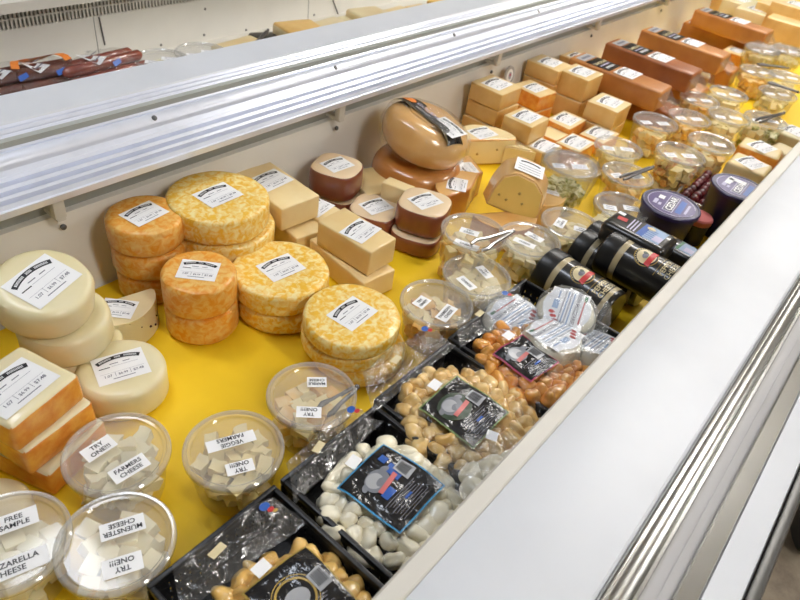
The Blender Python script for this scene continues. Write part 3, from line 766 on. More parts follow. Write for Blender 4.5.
# ------------------------------------------------------------------ sample tubs
def tub_proto():
    e = empty('sample_tub', (0, 0, 0))
    bm = bmesh.new()
    lathe(bm, [(.030, .0025), (.042, .0022), (.0445, .004), (.0465, .012), (.054, .066), (.0565, .068), (.0570, .0715)], 56, cap0=True, cap1=False)
    to_obj('tub', bm, 'clear_tub', e)
    bm = bmesh.new()
    lathe(bm, [(.0495, .0725), (.0500, .0765), (.0530, .0770)], 56, cap0=True, cap1=False); to_obj('lid', bm, 'clear_lid', e)
    bm = bmesh.new()
    lathe(bm, [(.0530, .0770), (.0545, .0788), (.0570, .0790), (.0588, .0775), (.0590, .0725), (.0575, .0705)], 56, cap0=False, cap1=False); to_obj('lid_rim', bm, 'lid_rim', e)
    return e
TUB = tub_proto()
TUB.location = (0, 0, -50)
LZ = .0728
def sticker(parent, txt, c, d, z=.078, w=.040, h=.020, size=.0082, base=None, rz=0., k=1.):
    """c: picture centre, d: (from, to) picture points along the reading direction"""
    q = at(c[0], c[1], z); b = parent.location
    a = ang((d[0], d[1], z))
    p = Print(['sticker_white'])
    n = len(txt)
    p.rect(0, 0, w, h, 'sticker_white', .0003)
    for i, t in enumerate(txt): p.text(t, 0, ((n-1)/2-i)*size*1.05, size, 'ink', .0007)
    hh = (z-.078)
    cs = parent.scale.z
    return p.done('sticker', parent, ((q.x-b.x)/parent.scale.x, (q.y-b.y)/parent.scale.y, .0732+.0004), (0, 0, a))
def stk_generic(parent, rz, off, lines=2, w=.036, h=.018):
    p = Print(['sticker_white']); p.rect(0, 0, w, h, 'sticker_white', .0003)
    for i in range(lines): p.rect(0, (lines-1-2*i)*.0038, w*.62, .0028, 'ink_pale', .0007)
    return p.done('sticker', parent, (off[0], off[1], .0736), (0, 0, rz))
CUBE_N = [0]
def cube_mesh(kind):
    bm = bmesh.new(); s = .0104
    if kind == 'cube': box(bm, -s, s, -s*.9, s*.9, -s*.85, s*.85, 0, .0012, 2)
    else:
        box(bm, -s, s, -s*.8, s*.8, -s*.7, s*.7, 0)
        bmesh.ops.subdivide_edges(bm, edges=bm.edges[:], cuts=2, use_grid_fill=True)
        for v in bm.verts:
            n = noise.noise_vector(v.co*75+Vector((CUBE_N[0], 0, 0))); v.co += n*.0042
    CUBE_N[0] += 7
    return bm
def pack_points(n_layers, z0, dz, step, r_of, seed):
    r_ = random.Random(seed); pts = []
    for L_ in range(n_layers):
        z = z0+dz*L_; rr = r_of(z); ox, oy = r_.uniform(0, step), r_.uniform(0, step)
        n = int(rr/step)+2
        for i in range(-n, n+1):
            for j in range(-n, n+1):
                x, y = (i+.5*(j % 2))*step+ox-step/2, j*step*.9+oy-step/2
                if math.hypot(x, y) < rr: pts.append((x+r_.uniform(-.001, .001), y+r_.uniform(-.001, .001), z+r_.uniform(-.0015, .0015)))
    return pts
r_tub = lambda z: .0465+(z-.012)*.135-.0112
def fill_individual(t, mat, kind, cat, lb, grp, nl=3, seed=1, top_bias=0.):
    protos = []
    for k in range(3):
        protos.append(to_obj('cheese_cube' if kind == 'cube' else 'cheese_chunk', cube_mesh(kind), [mat], smooth=True, ang=35))
    pts = pack_points(nl, .0150, .0205, .0200, r_tub, seed); r_ = random.Random(seed+5)
    for i, (x, y, z) in enumerate(pts):
        o = protos[i] if i < 3 else protos[i % 3].copy()
        if i >= 3: C.objects.link(o)
        o.location = (t.location.x+x, t.location.y+y, z)
        o.rotation_euler = (r_.uniform(-.35, .35), r_.uniform(-.35, .35), r_.uniform(0, 6.28))
        tag(o, lb, cat, grp)
def fill_stuff(t, mats, kind, name, lb, nl=3, seed=1, zs=1., rs=1.):
    bm = bmesh.new(); r_ = random.Random(seed)
    for (x, y, z) in pack_points(nl, .0135, .0190, .0185, r_tub, seed):
        b2_ = cube_mesh(kind)
        mt = Matrix.Translation((x*rs, y*rs, z*zs)) @ Matrix.Rotation(r_.uniform(0, 6), 4, 'Z') @ Matrix.Rotation(r_.uniform(-.6, .6), 4, 'X')
        b2_.transform(mt); mi = r_.randrange(len(mats))
        vm = {v: bm.verts.new(v.co) for v in b2_.verts}
        for f in b2_.faces: bm.faces.new([vm[v] for v in f.verts]).material_index = mi
        b2_.free()
    o = to_obj(name, bm, mats, None, (t.location.x, t.location.y, 0)); tag(o, lb, 'cheese', kind='stuff'); return o
def put_tub(px, label, first=False, z=.078, s=1., sz=1., grp='clear sample tubs'):
    q = at(px[0], px[1], z)
    t = copy_tree(TUB, (q.x, q.y, 0))
    t.scale = (s, s, sz)
    return tag(t, label, 'tub', grp)
# nearest four, contents piece by piece
t0 = put_tub((7, 541), 'clear tub of white cubes at the left edge, stickers FREE SAMPLE and MOZZARELLA CHEESE', True)
sticker(t0, ['FREE', 'SAMPLE'], (13, 519), ((0, 523), (34, 511)), w=.044, h=.022)
sticker(t0, ['MOZZARELLA', 'CHEESE'], (8, 566), ((0, 570), (38, 555)), w=.070, h=.022, size=.0085)
fill_individual(t0, 'cube_white', 'cube', 'cheese cube', 'white cheese cube in the tub cut off by the left edge', 'white cubes in the leftmost tub', 3, 3)
t1 = put_tub((117, 452), 'clear tub of crumbly pale pieces with two slanted stickers, TRY ONE and FARMERS CHEESE')
sticker(t1, ['TRY', 'ONE!!!'], (98, 446), ((80, 456), (110, 437)), w=.036, h=.021)
sticker(t1, ['FARMERS', 'CHEESE'], (129, 466), ((112, 476), (146, 456)), w=.042, h=.021, size=.0078)
fill_individual(t1, 'cube_white', 'chunk', 'cheese chunk', 'crumbly pale cheese chunk in the tub stickered FARMERS CHEESE', 'chunks in the farmers cheese tub', 3, 9)
t2 = put_tub((116, 541), 'clear tub of cubes with orange rind, nearest the shopper, stickered MUENSTER CHEESE')
sticker(t2, ['MUENSTER', 'CHEESE'], (122, 525), ((143, 518), (101, 531)), w=.044, h=.020, size=.0078)
sticker(t2, ['TRY', 'ONE!!!'], (122, 563), ((141, 557), (103, 569)), w=.038, h=.021)
fill_individual(t2, 'cube_rind', 'cube', 'cheese cube', 'pale cube with orange rind in the tub stickered MUENSTER CHEESE', 'cubes in the muenster tub', 3, 12)
t3 = put_tub((234, 448), 'clear tub of pale flecked pieces stickered VEGGIE FARMERS beside the black basket')
sticker(t3, ['VEGGIE', 'FARMERS'], (231, 439), ((260, 431), (203, 447)), w=.058, h=.017, size=.0080)
sticker(t3, ['TRY', 'ONE!!!'], (240, 465), ((255, 461), (224, 469)), w=.032, h=.017, size=.0078)
fill_individual(t3, 'cube_yellow', 'chunk', 'cheese chunk', 'pale yellow cheese chunk in the tub stickered VEGGIE FARMERS', 'chunks in the veggie tub', 3, 21)
t4 = put_tub((312, 394), 'clear tub of orange marbled dice with tongs inside, stickered MARBLE CHEESE')
sticker(t4, ['MARBLE', 'CHEESE'], (317, 380), ((328, 381), (307, 381)), w=.026, h=.018, size=.0062)
sticker(t4, ['TRY', 'ONE!!!'], (309, 410), ((322, 410), (296, 409)), w=.032, h=.018, size=.0075)
fill_stuff(t4, ['cube_orange', 'cube_yellow'], 'cube', 'diced_cheese', 'orange marbled dice filling the tub stickered MARBLE CHEESE', 3, 4)
t5 = put_tub((437, 302), 'clear tub stickered PARMESAN CHEESE beside the three-wheel marbled stack')
sticker(t5, ['TRY', 'ONE!!!'], (422, 300), ((414, 305), (428, 293)), w=.028, h=.020, size=.0068)
sticker(t5, ['PARMESAN', 'CHEESE'], (447, 311), ((435, 323), (456, 300)), w=.042, h=.020, size=.0070)
fill_stuff(t5, ['cube_orange', 'cube_yellow'], 'chunk', 'diced_cheese', 'orange and tan pieces filling the tub beside the three-wheel marbled stack', 3, 5)
t6 = put_tub((477, 275), 'clear tub of yellow dice in front of the taller tub with tongs on its lid')
sticker(t6, ['TRY', 'ONE!!!'], (485, 270), ((479, 263), (493, 277)), w=.034, h=.017, size=.0068)
sticker(t6, ['CHEESE'], (467, 281), ((460, 275), (475, 288)), w=.036, h=.018, size=.0072)
fill_stuff(t6, ['cube_yellow'], 'cube', 'diced_cheese', 'yellow dice filling the tub in front of the taller one', 3, 6)
t7 = put_tub((474, 231), 'taller clear tub of tan pieces with steel tongs lying on its lid', z=.108, sz=1.38)
sticker(t7, ['TRY', 'ONE!!!'], (470, 229), ((461, 226), (480, 232)), z=.108, w=.034, h=.017, size=.0068)
sticker(t7, ['CHEESE'], (467, 242), ((455, 238), (480, 247)), z=.108, w=.044, h=.018, size=.0072)
fill_stuff(t7, ['cube_orange', 'cube_yellow'], 'cube', 'diced_cheese', 'tan pieces filling the taller tub under the tongs', 4, 7)
t8 = put_tub((530, 239), 'clear tub of pale pieces to the right of the taller tub with tongs')
sticker(t8, ['TRY', 'ONE!!!'], (535, 235), ((528, 231), (543, 239)), w=.036, h=.017, size=.0066)
sticker(t8, ['CHEESE'], (525, 241), ((515, 237), (536, 246)), w=.042, h=.016, size=.0066)
fill_stuff(t8, ['cube_yellow', 'cube_white'], 'chunk', 'diced_cheese', 'pale pieces filling the tub right of the taller tub', 3, 8)
t9 = put_tub((571, 223), 'clear tub of bright yellow dice behind the black lying tubs')
sticker(t9, ['TRY', 'CHEESE'], (561, 221), ((556, 229), (566, 214)), w=.036, h=.020, size=.0066)
sticker(t9, ['TRY', 'ONE!!!'], (582, 228), ((575, 226), (589, 230)), w=.030, h=.018, size=.0066)
fill_stuff(t9, ['cube_yellow'], 'cube', 'diced_cheese', 'bright yellow dice filling the tub behind the black lying tubs', 3, 9)
far_tubs = [ # px, label, z, sz, content mats, kind, layers, content label
    ((571, 163), 'tall clear tub of green olive mix in crinkled wrap', .112, 1.42, ['olive_mix'], 'chunk', 3, 'green and cream olive mix filling the tall wrapped tub'),
    ((619, 147), 'clear tub with two stickers behind the tub that has tongs across its middle', .078, 1., ['cube_yellow'], 'cube', 3, 'pale yellow dice in the tub right of the orange-rimmed slabs'),
    ((628, 174), 'clear tub of orange dice with dark tongs on the lid, right of the olive mix', .078, 1., ['cube_orange'], 'cube', 3, 'orange dice in the tub right of the olive mix'),
    ((622, 206), 'low clear tub just left of the round purple lid', .078, 1., ['cube_white'], 'cube', 2, 'white dice in the tub left of the round purple lid'),
    ((656, 121), 'clear tub of yellow and orange dice in front of the reddish loaves', .090, 1.15, ['cube_yellow', 'cube_orange'], 'cube', 3, 'yellow and orange dice in the tub in front of the reddish loaves'),
    ((681, 153), 'tall clear tub of red and yellow spiced pieces behind the round purple lid', .100, 1.28, ['spice_mix', 'cube_yellow'], 'chunk', 4, 'red and yellow spiced pieces in the tall tub behind the purple lid'),
    ((712, 142), 'clear tub to the right of the spiced one with two stickers', .090, 1.15, ['cube_yellow', 'cube_orange'], 'cube', 3, 'yellow dice in the tub right of the spiced one'),
    ((690, 117), 'clear tub of orange pieces between the yellow-orange tub and the farther ones', .078, 1., ['cube_orange'], 'cube', 3, 'orange pieces in the tub below the loaf ends'),
    ((729, 116), 'clear tub with one long sticker left of the green-filled tub', .085, 1.1, ['cube_yellow'], 'cube', 3, 'pale dice in the tub left of the green-filled one'),
    ((700, 99), 'small clear tub of tan pieces closest to the loaf ends', .070, .9, ['cube_orange'], 'cube', 3, 'tan pieces in the small tub closest to the loaf ends'),
    ((729, 93), 'clear tub with two bright stickers on the yellow liner below the wrapped orange ends', .078, 1., ['cube_yellow'], 'cube', 3, 'yellow dice in the tub below the wrapped orange ends'),
    ((766, 119), 'clear tub of green-flecked pieces with tongs on the lid near the front rim', .090, 1.15, ['olive_mix', 'cube_yellow'], 'cube', 3, 'green-flecked pieces in the tub near the front rim'),
    ((778, 93), 'clear tub behind the green-filled one near the front rim', .085, 1.1, ['cube_yellow'], 'cube', 3, 'pale dice in the tub behind the green-flecked one'),
    ((758, 71), 'clear tub of amber pieces with dark tongs on the lid', .085, 1.1, ['cube_orange'], 'cube', 3, 'amber pieces in the tub beyond the yellow gap'),
    ((787, 76), 'clear tub with long dark tongs across its lid near the right edge', .090, 1.15, ['cube_yellow'], 'cube', 3, 'pale dice in the tub by the right edge'),
    ((763, 49), 'clear tub under crinkled wrap left of the farthest tan blocks', .100, 1.28, ['cube_orange', 'cube_yellow'], 'cube', 4, 'orange dice in the wrapped far tub'),
    ((789, 50), 'farthest clear tub under crinkled wrap at the right edge', .090, 1.15, ['cube_yellow'], 'cube', 3, 'yellow dice in the farthest tub'),
]
TBS = {}
for k, (px, lb, z, sz, mats, kind, nl, clb) in enumerate(far_tubs):
    t = put_tub(px, lb, z=z, sz=sz); TBS[k] = t
    a = R(-35+rnd.uniform(-25, 25))
    stk_generic(t, a, (-.020, .016), w=.028, h=.020); stk_generic(t, a, (.016, -.016), w=.034, h=.020)
    fill_stuff(t, mats, kind, 'tub_contents' if 'mix' in mats[0] else 'diced_cheese', clb, nl, 30+k)
# crinkled wrap over the olive tub and the far ones
for k in (0, 15, 16):
    t = TBS[k]
    bm = bmesh.new(); lathe(bm, [(.052, .03), (.060, .05), (.063, .078), (.050, .086), (.015, .090)], 40, cap0=False); jiggle(bm, .006, 38, k+1.)
    to_obj('crinkled_wrap', bm, 'clear_film', t)

def tongs(p0, p1, spread, z, lb, mat='steel', L_=None):
    a = at(*p0, z); b = at(*p1, z)
    d = (b-a); ln = d.length; d.normalize(); s = Vector((-d.y, d.x, 0))
    e = tag(empty('tongs', (a.x, a.y, z), math.atan2(d.y, d.x)), lb, 'tongs')
    for sg in (-1, 1):
        bm = bmesh.new()
        pts = [(0, 0, 0), (ln*.1, sg*.003, .0), (ln*.6, sg*spread*.6, .0), (ln*.85, sg*spread, .0), (ln, sg*spread*.8, -.001)]
        tube(bm, pts, [.002, .0028, .0032, .0040, .0030], 8)
        to_obj('tong_arm', bm, mat, e)
    bm = bmesh.new(); bmesh.ops.create_uvsphere(bm, u_segments=10, v_segments=8, radius=.0042); to_obj('hinge', bm, mat, e)
    return e
tongs((513, 231), (476, 247), .014, .115, 'bright steel tongs lying open across the taller tub lid')
tongs((653, 167), (622, 178), .006, .084, 'dark grey tongs on the lid of the orange dice tub right of the olive mix', 'dark_steel')
tongs((784, 113), (758, 121), .008, .097, 'grey tongs on the lid of the green-filled tub near the front rim', 'dark_steel')
tongs((798, 92), (768, 82), .006, .099, 'long dark tongs across the tub lid at the right edge', 'dark_steel')
tongs((788, 68), (758, 64), .006, .094, 'short dark tongs on the amber-filled tub lid', 'dark_steel')
tongs((357, 387), (322, 412), .010, .062, 'dark tongs inside the tub stickered MARBLE CHEESE', 'dark_steel')

# ------------------------------------------------------------------ baskets
def basket(x0, x1, y0, y1, lb, h=.073):
    y1 += .008
    e = tag(empty('basket', ((x0+x1)/2, (y0+y1)/2, .002)), lb, 'basket', 'black plastic baskets along the front wall')
    cx, cy = (x0+x1)/2, (y0+y1)/2; w, d = (x1-x0)/2, (y1-y0)/2
    bm = bmesh.new(); box(bm, -w+.001, w-.001, -d+.001, d-.001, 0, .003); to_obj('basket_base', bm, 'basket_black', e)
    # slotted walls
    bm = bmesh.new()
    def wall(ax, s, ln):
        # rails at several heights and stiles
        for zc, hh in ((.010, .014), (.030, .010), (.046, .006), (.060, .010)):
            if ax == 'x': box(bm, -ln, ln, s-.0012, s+.0012, zc-hh/2, zc+hh/2)
            else: box(bm, s-.0012, s+.0012, -ln, ln, zc-hh/2, zc+hh/2)
        n = int(ln*2/.012)
        for i in range(n+1):
            u = -ln+2*ln*i/n
            if ax == 'x': box(bm, u-.0052, u+.0052, s-.001, s+.001, .004, .066)
            else: box(bm, s-.001, s+.001, u-.0052, u+.0052, .004, .066)
    wall('x', d-.004, w-.004); wall('x', -d+.004, w-.004); wall('y', w-.004, d-.004); wall('y', -w+.004, d-.004)
    to_obj('slotted_wall', bm, 'basket_black', e, smooth=False)
    bm = bmesh.new()
    for (a0, a1, b0, b1) in ((-w, w, d-.006, d), (-w, w, -d, -d+.006), (-w, -w+.006, -d+.006, d-.006), (w-.006, w, -d+.006, d-.006)):
        box(bm, a0, a1, b0, b1, h-.010, h, 0, .0015, 2)
    to_obj('basket_rim', bm, 'basket_black', e)
    return e
basket(.135, .300, .100, .318, 'black slotted basket holding the gold-labelled yellow curds, nearest the shopper')
basket(.309, .474, .100, .318, 'black slotted basket holding the blue-labelled white curds')
basket(.479, .644, .100, .325, 'black slotted basket holding the green-labelled tan curds')
basket(.650, .872, .100, .330, 'black slotted basket holding orange curds and white cheese packs, farthest of the row')

# ------------------------------------------------------------------ curd bags
def curd_lumps(cx, cy, w, d, zlo, ztop, mat, lb, grp, seed, size=.0118):
    r_ = random.Random(seed); protos = []
    for k in range(4):
        bm = bmesh.new(); bmesh.ops.create_icosphere(bm, subdivisions=3, radius=size)
        for v in bm.verts:
            n = noise.noise(v.co*80+Vector((seed+k*5, 0, 0))); v.co *= 1+.5*n
            v.co.x *= 1.0+.35*(k % 2); v.co.z *= .85
        protos.append(to_obj('cheese_curd', bm, [mat], ang=80))
    st = size*1.58; cnt = 0
    nl = min(2, max(1, int((ztop-zlo)/(size*1.35))))
    for L_ in range(nl):
        z = ztop - size*.85 - L_*size*1.35
        shrink = 1-.05*abs(L_)
        nx_, ny2 = int(w/st)+1, int(d/st)+1
        for i in range(nx_+1):
            for j in range(ny2+1):
                x = -w/2+w*(i+.5*(j % 2))/nx_; y = -d/2+d*j/ny2
                e_ = (abs(x)/(w/2))**2.6+(abs(y)/(d/2))**2.6
                if e_ > 1.12: continue
                if L_ > 0 and (e_ < .80 or y > d*.42): continue
                if cy+y < .122: continue
                zz = z - .010*max(0, e_-.35)*(1 if L_ == 0 else .3)
                o = protos[cnt] if cnt < 4 else protos[r_.randrange(4)].copy()
                if cnt >= 4: C.objects.link(o)
                o.location = (cx+x+r_.uniform(-.003, .003), cy+y+r_.uniform(-.003, .003), max(zz+r_.uniform(-.002, .0015), .006+size))
                o.rotation_euler = (r_.uniform(0, 6), r_.uniform(-.4, .4), r_.uniform(0, 6)); s = r_.uniform(.85, 1.15); o.scale = (s, s, s)
                tag(o, lb, 'cheese curd', grp); cnt += 1
def curd_bag(cx, cy, rz, w, d, ztop, edge, lw, lh, loff, curdmat, lb, curdlb, grp, seed, zlo=.01, kind='a', tail=.07, tailz=.085, size=.0118):
    """bag things: clear bag with a printed panel, crumpled empty top end, clip; lumps inside are things of their own"""
    e = tag(empty('curd_bag', (cx, cy, .006), rz), lb, 'bag', 'clear bags of cheese curds in the baskets')
    Z = ztop-.006
    dome = lambda x, y: Z+.0045 - .020*max(0, (abs(x)/(w/2))**3+(abs(y)/(d/2))**3-.25)
    def fp(u, v):
        x = (u-.5)*w*1.10; y = (v-.5)*d*1.10
        return (x, y, max(.010, dome(x, y)-.001))
    to_obj('film', film_sheet(fp, 40, 40, .0035, seed), 'vacuum_film', e, ang=180)
    # crumpled top end lying up against the basket edge
    def ft(u, v):
        x = (u-.5)*w*(1.05-.25*v); y = d*.5+tail*v
        return (x, y, Z-.008+(tailz-ztop+.012)*v**1.2+.004*math.sin(9*u+seed)*v)
    bt = film_sheet(ft, 44, 24, .010, seed+3, 24)
    to_obj('crumpled_end', bt, 'clear_film', e, ang=180)
    hf2 = lambda x, y: dome(x, y)+.0035+.0016*math.sin(x*95+seed)*math.cos(y*80)
    p = Print(['black_film'], hf2)
    ox, oy = loff
    jag = random.Random(seed)
    def wob(s_): return jag.uniform(-s_, s_)
    cs = [(ox-lw/2, oy-lh/2), (ox+lw/2, oy-lh/2+wob(.004)), (ox+lw/2+wob(.003), oy+lh/2), (ox-lw/2+wob(.003), oy+lh/2)]
    b = .0022
    p.quad([(cs[0][0]-b, cs[0][1]-b), (cs[1][0]+b, cs[1][1]-b), (cs[2][0]+b, cs[2][1]+b), (cs[3][0]-b, cs[3][1]+b)], edge, 0, 16, 16)
    p.quad(cs, 'black_film', .0006, 16, 16)
    u = .0012
    if kind == 'gold':
        p.arc(ox-.004, oy+.002, .019, .0215, -2.6, 2.6, 'gold', u, 30); p.arc(ox-.004, oy+.002, .0235, .0245, -2.6, 2.6, 'gold', u, 30)
        p.ell(ox-.004, oy, .014, .011, 'silver_print', u+.0003)
    else:
        # grey cow head shape: face, two ears, muzzle, with a ribbon under it
        p.ell(ox-.008, oy+lh*.17, .017, .014, 'grey_print', u); p.ell(ox-.010, oy+lh*.20, .011, .010, 'silver_print', u+.0003)
        p.ell(ox-.025, oy+lh*.22, .006, .0035, 'grey_print', u+.0003, rot=.5); p.ell(ox+.010, oy+lh*.22, .006, .0035, 'grey_print', u+.0003, rot=-.5)
        p.ell(ox-.006, oy+lh*.12, .007, .005, 'grey_print', u+.0005)
        p.rect(ox-.002, oy+lh*.045, .034, .006, 'pink', u+.0006, .12, 6, 1)
    if edge == 'sky_blue':
        p.rect(ox+.016, oy+lh*.10, .014, .020, 'blue', u, 0, 2, 2); p.rect(ox-.012, oy-lh*.06, .018, .010, 'blue', u, 0, 2, 1)
        p.rect(ox+.020, oy+lh*.33, .010, .010, 'blue', u, 0, 1, 1)
    if kind == 'green': p.ell(ox-.006, oy+lh*.14, .026, .021, 'dark_green', u-.0003)
    # barcode
    bx, by = ox+lw*.33, oy+lh*.02
    if kind == 'orange': bx, by = ox+lw*.25, oy-lh*.05
    p.rect(bx, by, .018, .022, 'silver_print', u+.0008, .05, 3, 3)
    for k in range(7): p.rect(bx-.006+.002*k, by+.001, .0008+.0004*(k % 2), .015, 'ink', u+.0013, .05, 1, 3)
    # small print
    for k in range(8): p.rect(ox-.002, oy-lh*.16-.0034*k, lw*.66*(1-.1*(k % 3)), .0008, 'ink_gray', u, 0, 8, 1)
    p.rect(ox+.002, oy-lh*.27, .012, .003, 'blue', u+.0004, 0, 2, 1)
    p.done('printed_panel', e, label='black printed panel')
    # white price sticker
    p = Print(['sticker_white'], lambda x, y: 0); p.rect(0, 0, .018, .014, 'sticker_white', 0, .1, 2, 2)
    p.done('price_sticker', e, (-w*.02+ox*.5, oy+lh/2+.010, dome(ox, min(oy+lh/2+.01, d*.45))+.008))
    p = Print(['sticker_white']); p.rect(0, 0, .020, .009, 'cream_print', 0, 0, 2, 1); p.done('bag_clip', e, (-.02, d*.5+tail*.65, Z+.010+(tailz-ztop)*.6), (0, R(10), R(15)))
    p = Print(['blue']); p.ell(0, 0, .006, .005, 'blue', 0); p.ell(.003, -.007, .004, .003, 'red', .0003); p.ell(.006, -.011, .003, .002, 'gold', .0003)
    p.done('printed_logo', e, (w*.28, d*.5+tail*.8, Z+.016+(tailz-ztop)*.8))
    curd_lumps(cx, cy, w*.93, d*.93, zlo, ztop, curdmat, curdlb, grp, seed, size)
    return e
curd_bag(.386, .212, R(3), .156, .168, .078, 'sky_blue', .082, .086, (.004, .014), 'curd_white', 'bag of white curds with a black panel edged in bright blue', 'white curd in the bag with the blue-edged panel', 'white curds in the blue-edged bag', 3, tail=.034, tailz=.092)
curd_bag(.550, .222, R(0), .172, .190, .086, 'olive_line', .080, .084, (-.012, .008), 'curd_tan', 'bag of tan curds with a black panel edged in dull green', 'tan curd in the bag with the green-edged panel', 'tan curds in the green-edged bag', 5, kind='green', tail=.040, tailz=.105)
curd_bag(.705, .212, R(-8), .150, .170, .088, 'magenta', .060, .066, (-.022, .010), 'curd_orange', 'bag of orange curds with a crumpled black and magenta panel', 'orange curd in the bag with the magenta-edged panel', 'orange curds in the magenta-edged bag', 9, kind='orange', tail=.035, tailz=.100)
curd_bag(.214, .190, R(-4), .154, .166, .074, 'gold', .078, .080, (.014, .018), 'curd_yellow', 'bag of yellow curds with a black panel and gold ring, at the bottom edge', 'yellow curd in the bag with the gold ring', 'yellow curds in the gold-ring bag', 13, kind='gold', tail=.040, tailz=.080)
# second, half-hidden white-curd bag between the blue and the green one
e = tag(empty('curd_bag', (.470, .158, .070)), 'half-hidden bag of white cheese against the front rim, between blue and green panels', 'bag', 'clear bags of cheese curds in the baskets')
for k, (x, y, z, s) in enumerate(((.452, .150, .088, 1.5), (.488, .150, .090, 1.7), (.515, .140, .092, 1.4), (.470, .165, .086, 1.3), (.440, .136, .086, 1.3))):
    bm = bmesh.new(); bmesh.ops.create_icosphere(bm, subdivisions=3, radius=.013*s)
    for v in bm.verts: v.co *= 1+.3*noise.noise(v.co*50+Vector((k*4, 0, 0))); v.co.z *= .7
    o = to_obj('cheese_curd', bm, ['curd_white'], None, (x, y, z), ang=80); tag(o, 'large white cheese piece in the half-hidden bag against the front rim', 'cheese curd', 'pieces in the half-hidden bag')
def fh(u, v): return (-.050+.12*u, -.050+.10*v, .034-.10*(v-.5)**2+.02*math.sin(3*u))
to_obj('film', film_sheet(fh, 36, 30, .008, 7), 'clear_film', e, ang=180)
p = Print(['sticker_white']); p.rect(0, 0, .020, .014, 'sticker_white', 0); p.done('price_sticker', e, (.045, .018, .042), (0, R(15), R(20)))
p = Print(['sky_blue']); p.rect(0, 0, .016, .018, 'sky_blue', 0); p.rect(.002, 0, .010, .014, 'ink', .0004); p.done('printed_corner', e, (.022, -.028, .040), (R(20), R(0), R(10)))

# ------------------------------------------------------------------ white cheese packs with printed lids
def white_pack(c, z0, r, h, rz, tilt, lb, seed, blue_side=False):
    e = tag(empty('white_cheese_pack', (c[0], c[1], z0)), lb, 'cheese pack', 'white printed cheese packs in the far basket'); e.rotation_euler = (tilt[0], tilt[1], rz)
    bm = round_bm(r, h, .012, seed, bulge=.003); to_obj('cheese', bm, ['curd_white'], e)
    p = Print(['label_white'], lambda x, y: h+.0012)
    n = 24; ctr = []
    p.rect(0, 0, r*1.62, r*1.30, 'label_white', 0, 0, 6, 5); p.ell(0, 0, r*.90, r*.82, 'label_white', -.0002)
    u = .0006
    p.text('FRESH MOZZARELLA', 0, r*.30, r*.19, 'ink_gray', u)
    p.rect(0, r*.50, r*1.1, r*.05, 'pink', u); p.rect(-r*.6, r*.52, r*.25, r*.10, 'green', u)
    for k, m_ in enumerate(('pale_blue', 'ink_pale', 'pale_blue', 'ink_pale')): p.rect(0, r*.12-r*.10*k, r*1.45, r*.045, m_, u)
    p.rect(-r*.05, -r*.40, r*.40, r*.20, 'pale_blue', u)
    for k in range(3): p.ell(r*(.32+.17*k), -r*(.45-.09*k), r*.075, r*.11, 'red', u, 12)
    p.rect(-r*.5, -r*.38, r*.35, r*.05, 'pale_blue', u)
    p.done('printed_label', e, label='white label with blue lines and red berries')
    bm = bmesh.new(); lathe(bm, [(r*.9, .002), (r*1.06, h*.5), (r*1.02, h), (r*.75, h+.004), (r*.2, h+.005)], 48, cap0=False); jiggle(bm, .0040, 45, seed)
    to_obj('film', bm, 'clear_film', e)
    def fz(u_, v_):
        a = .6+u_*1.6; rr = r*(.95+.55*v_); return (rr*math.cos(a), rr*math.sin(a), h*.75+.008*v_)
    to_obj('film_corner', film_sheet(fz, 20, 12, .006, seed), 'clear_film', e, ang=180)
    return e
q = at(515, 313, .085); white_pack((q.x, q.y), .048, .046, .036, ang(((494, 325), (536, 300), .085)), (R(6), R(-4)), 'left white printed pack, lid facing up at the basket corner', 3)
q = at(557, 333, .105); white_pack((q.x-.002, q.y), .060, .046, .040, ang(((540, 345), (575, 322), .1)), (R(-4), R(6)), 'middle white printed pack lying in front of the others with three red berries', 8)
q = at(572, 305, .115); white_pack((q.x+.012, q.y+.006), .062, .046, .042, ang(((590, 285), (575, 335), .1)), (R(4), R(14)), 'upper white printed pack turned sideways against the black tubs', 12)
q = at(606, 345, .10); white_pack((q.x-.002, q.y+.008), .052, .046, .040, ang(((588, 365), (625, 330), .1)), (R(-10), R(12)), 'right white printed pack half hidden by the front rim', 17)
for (x, y, z, r) in ((.735, .285, .046, .04), (.765, .175, .050, .045), (.83, .225, .055, .045)):
    o = tag(to_obj('white_cheese_pack', round_bm(r, z-.008, .012, x*50), ['curd_white'], None, (x, y, .0062)), 'plain lower white pack underneath the printed ones in the far basket', 'cheese pack', 'lower white packs in the far basket')

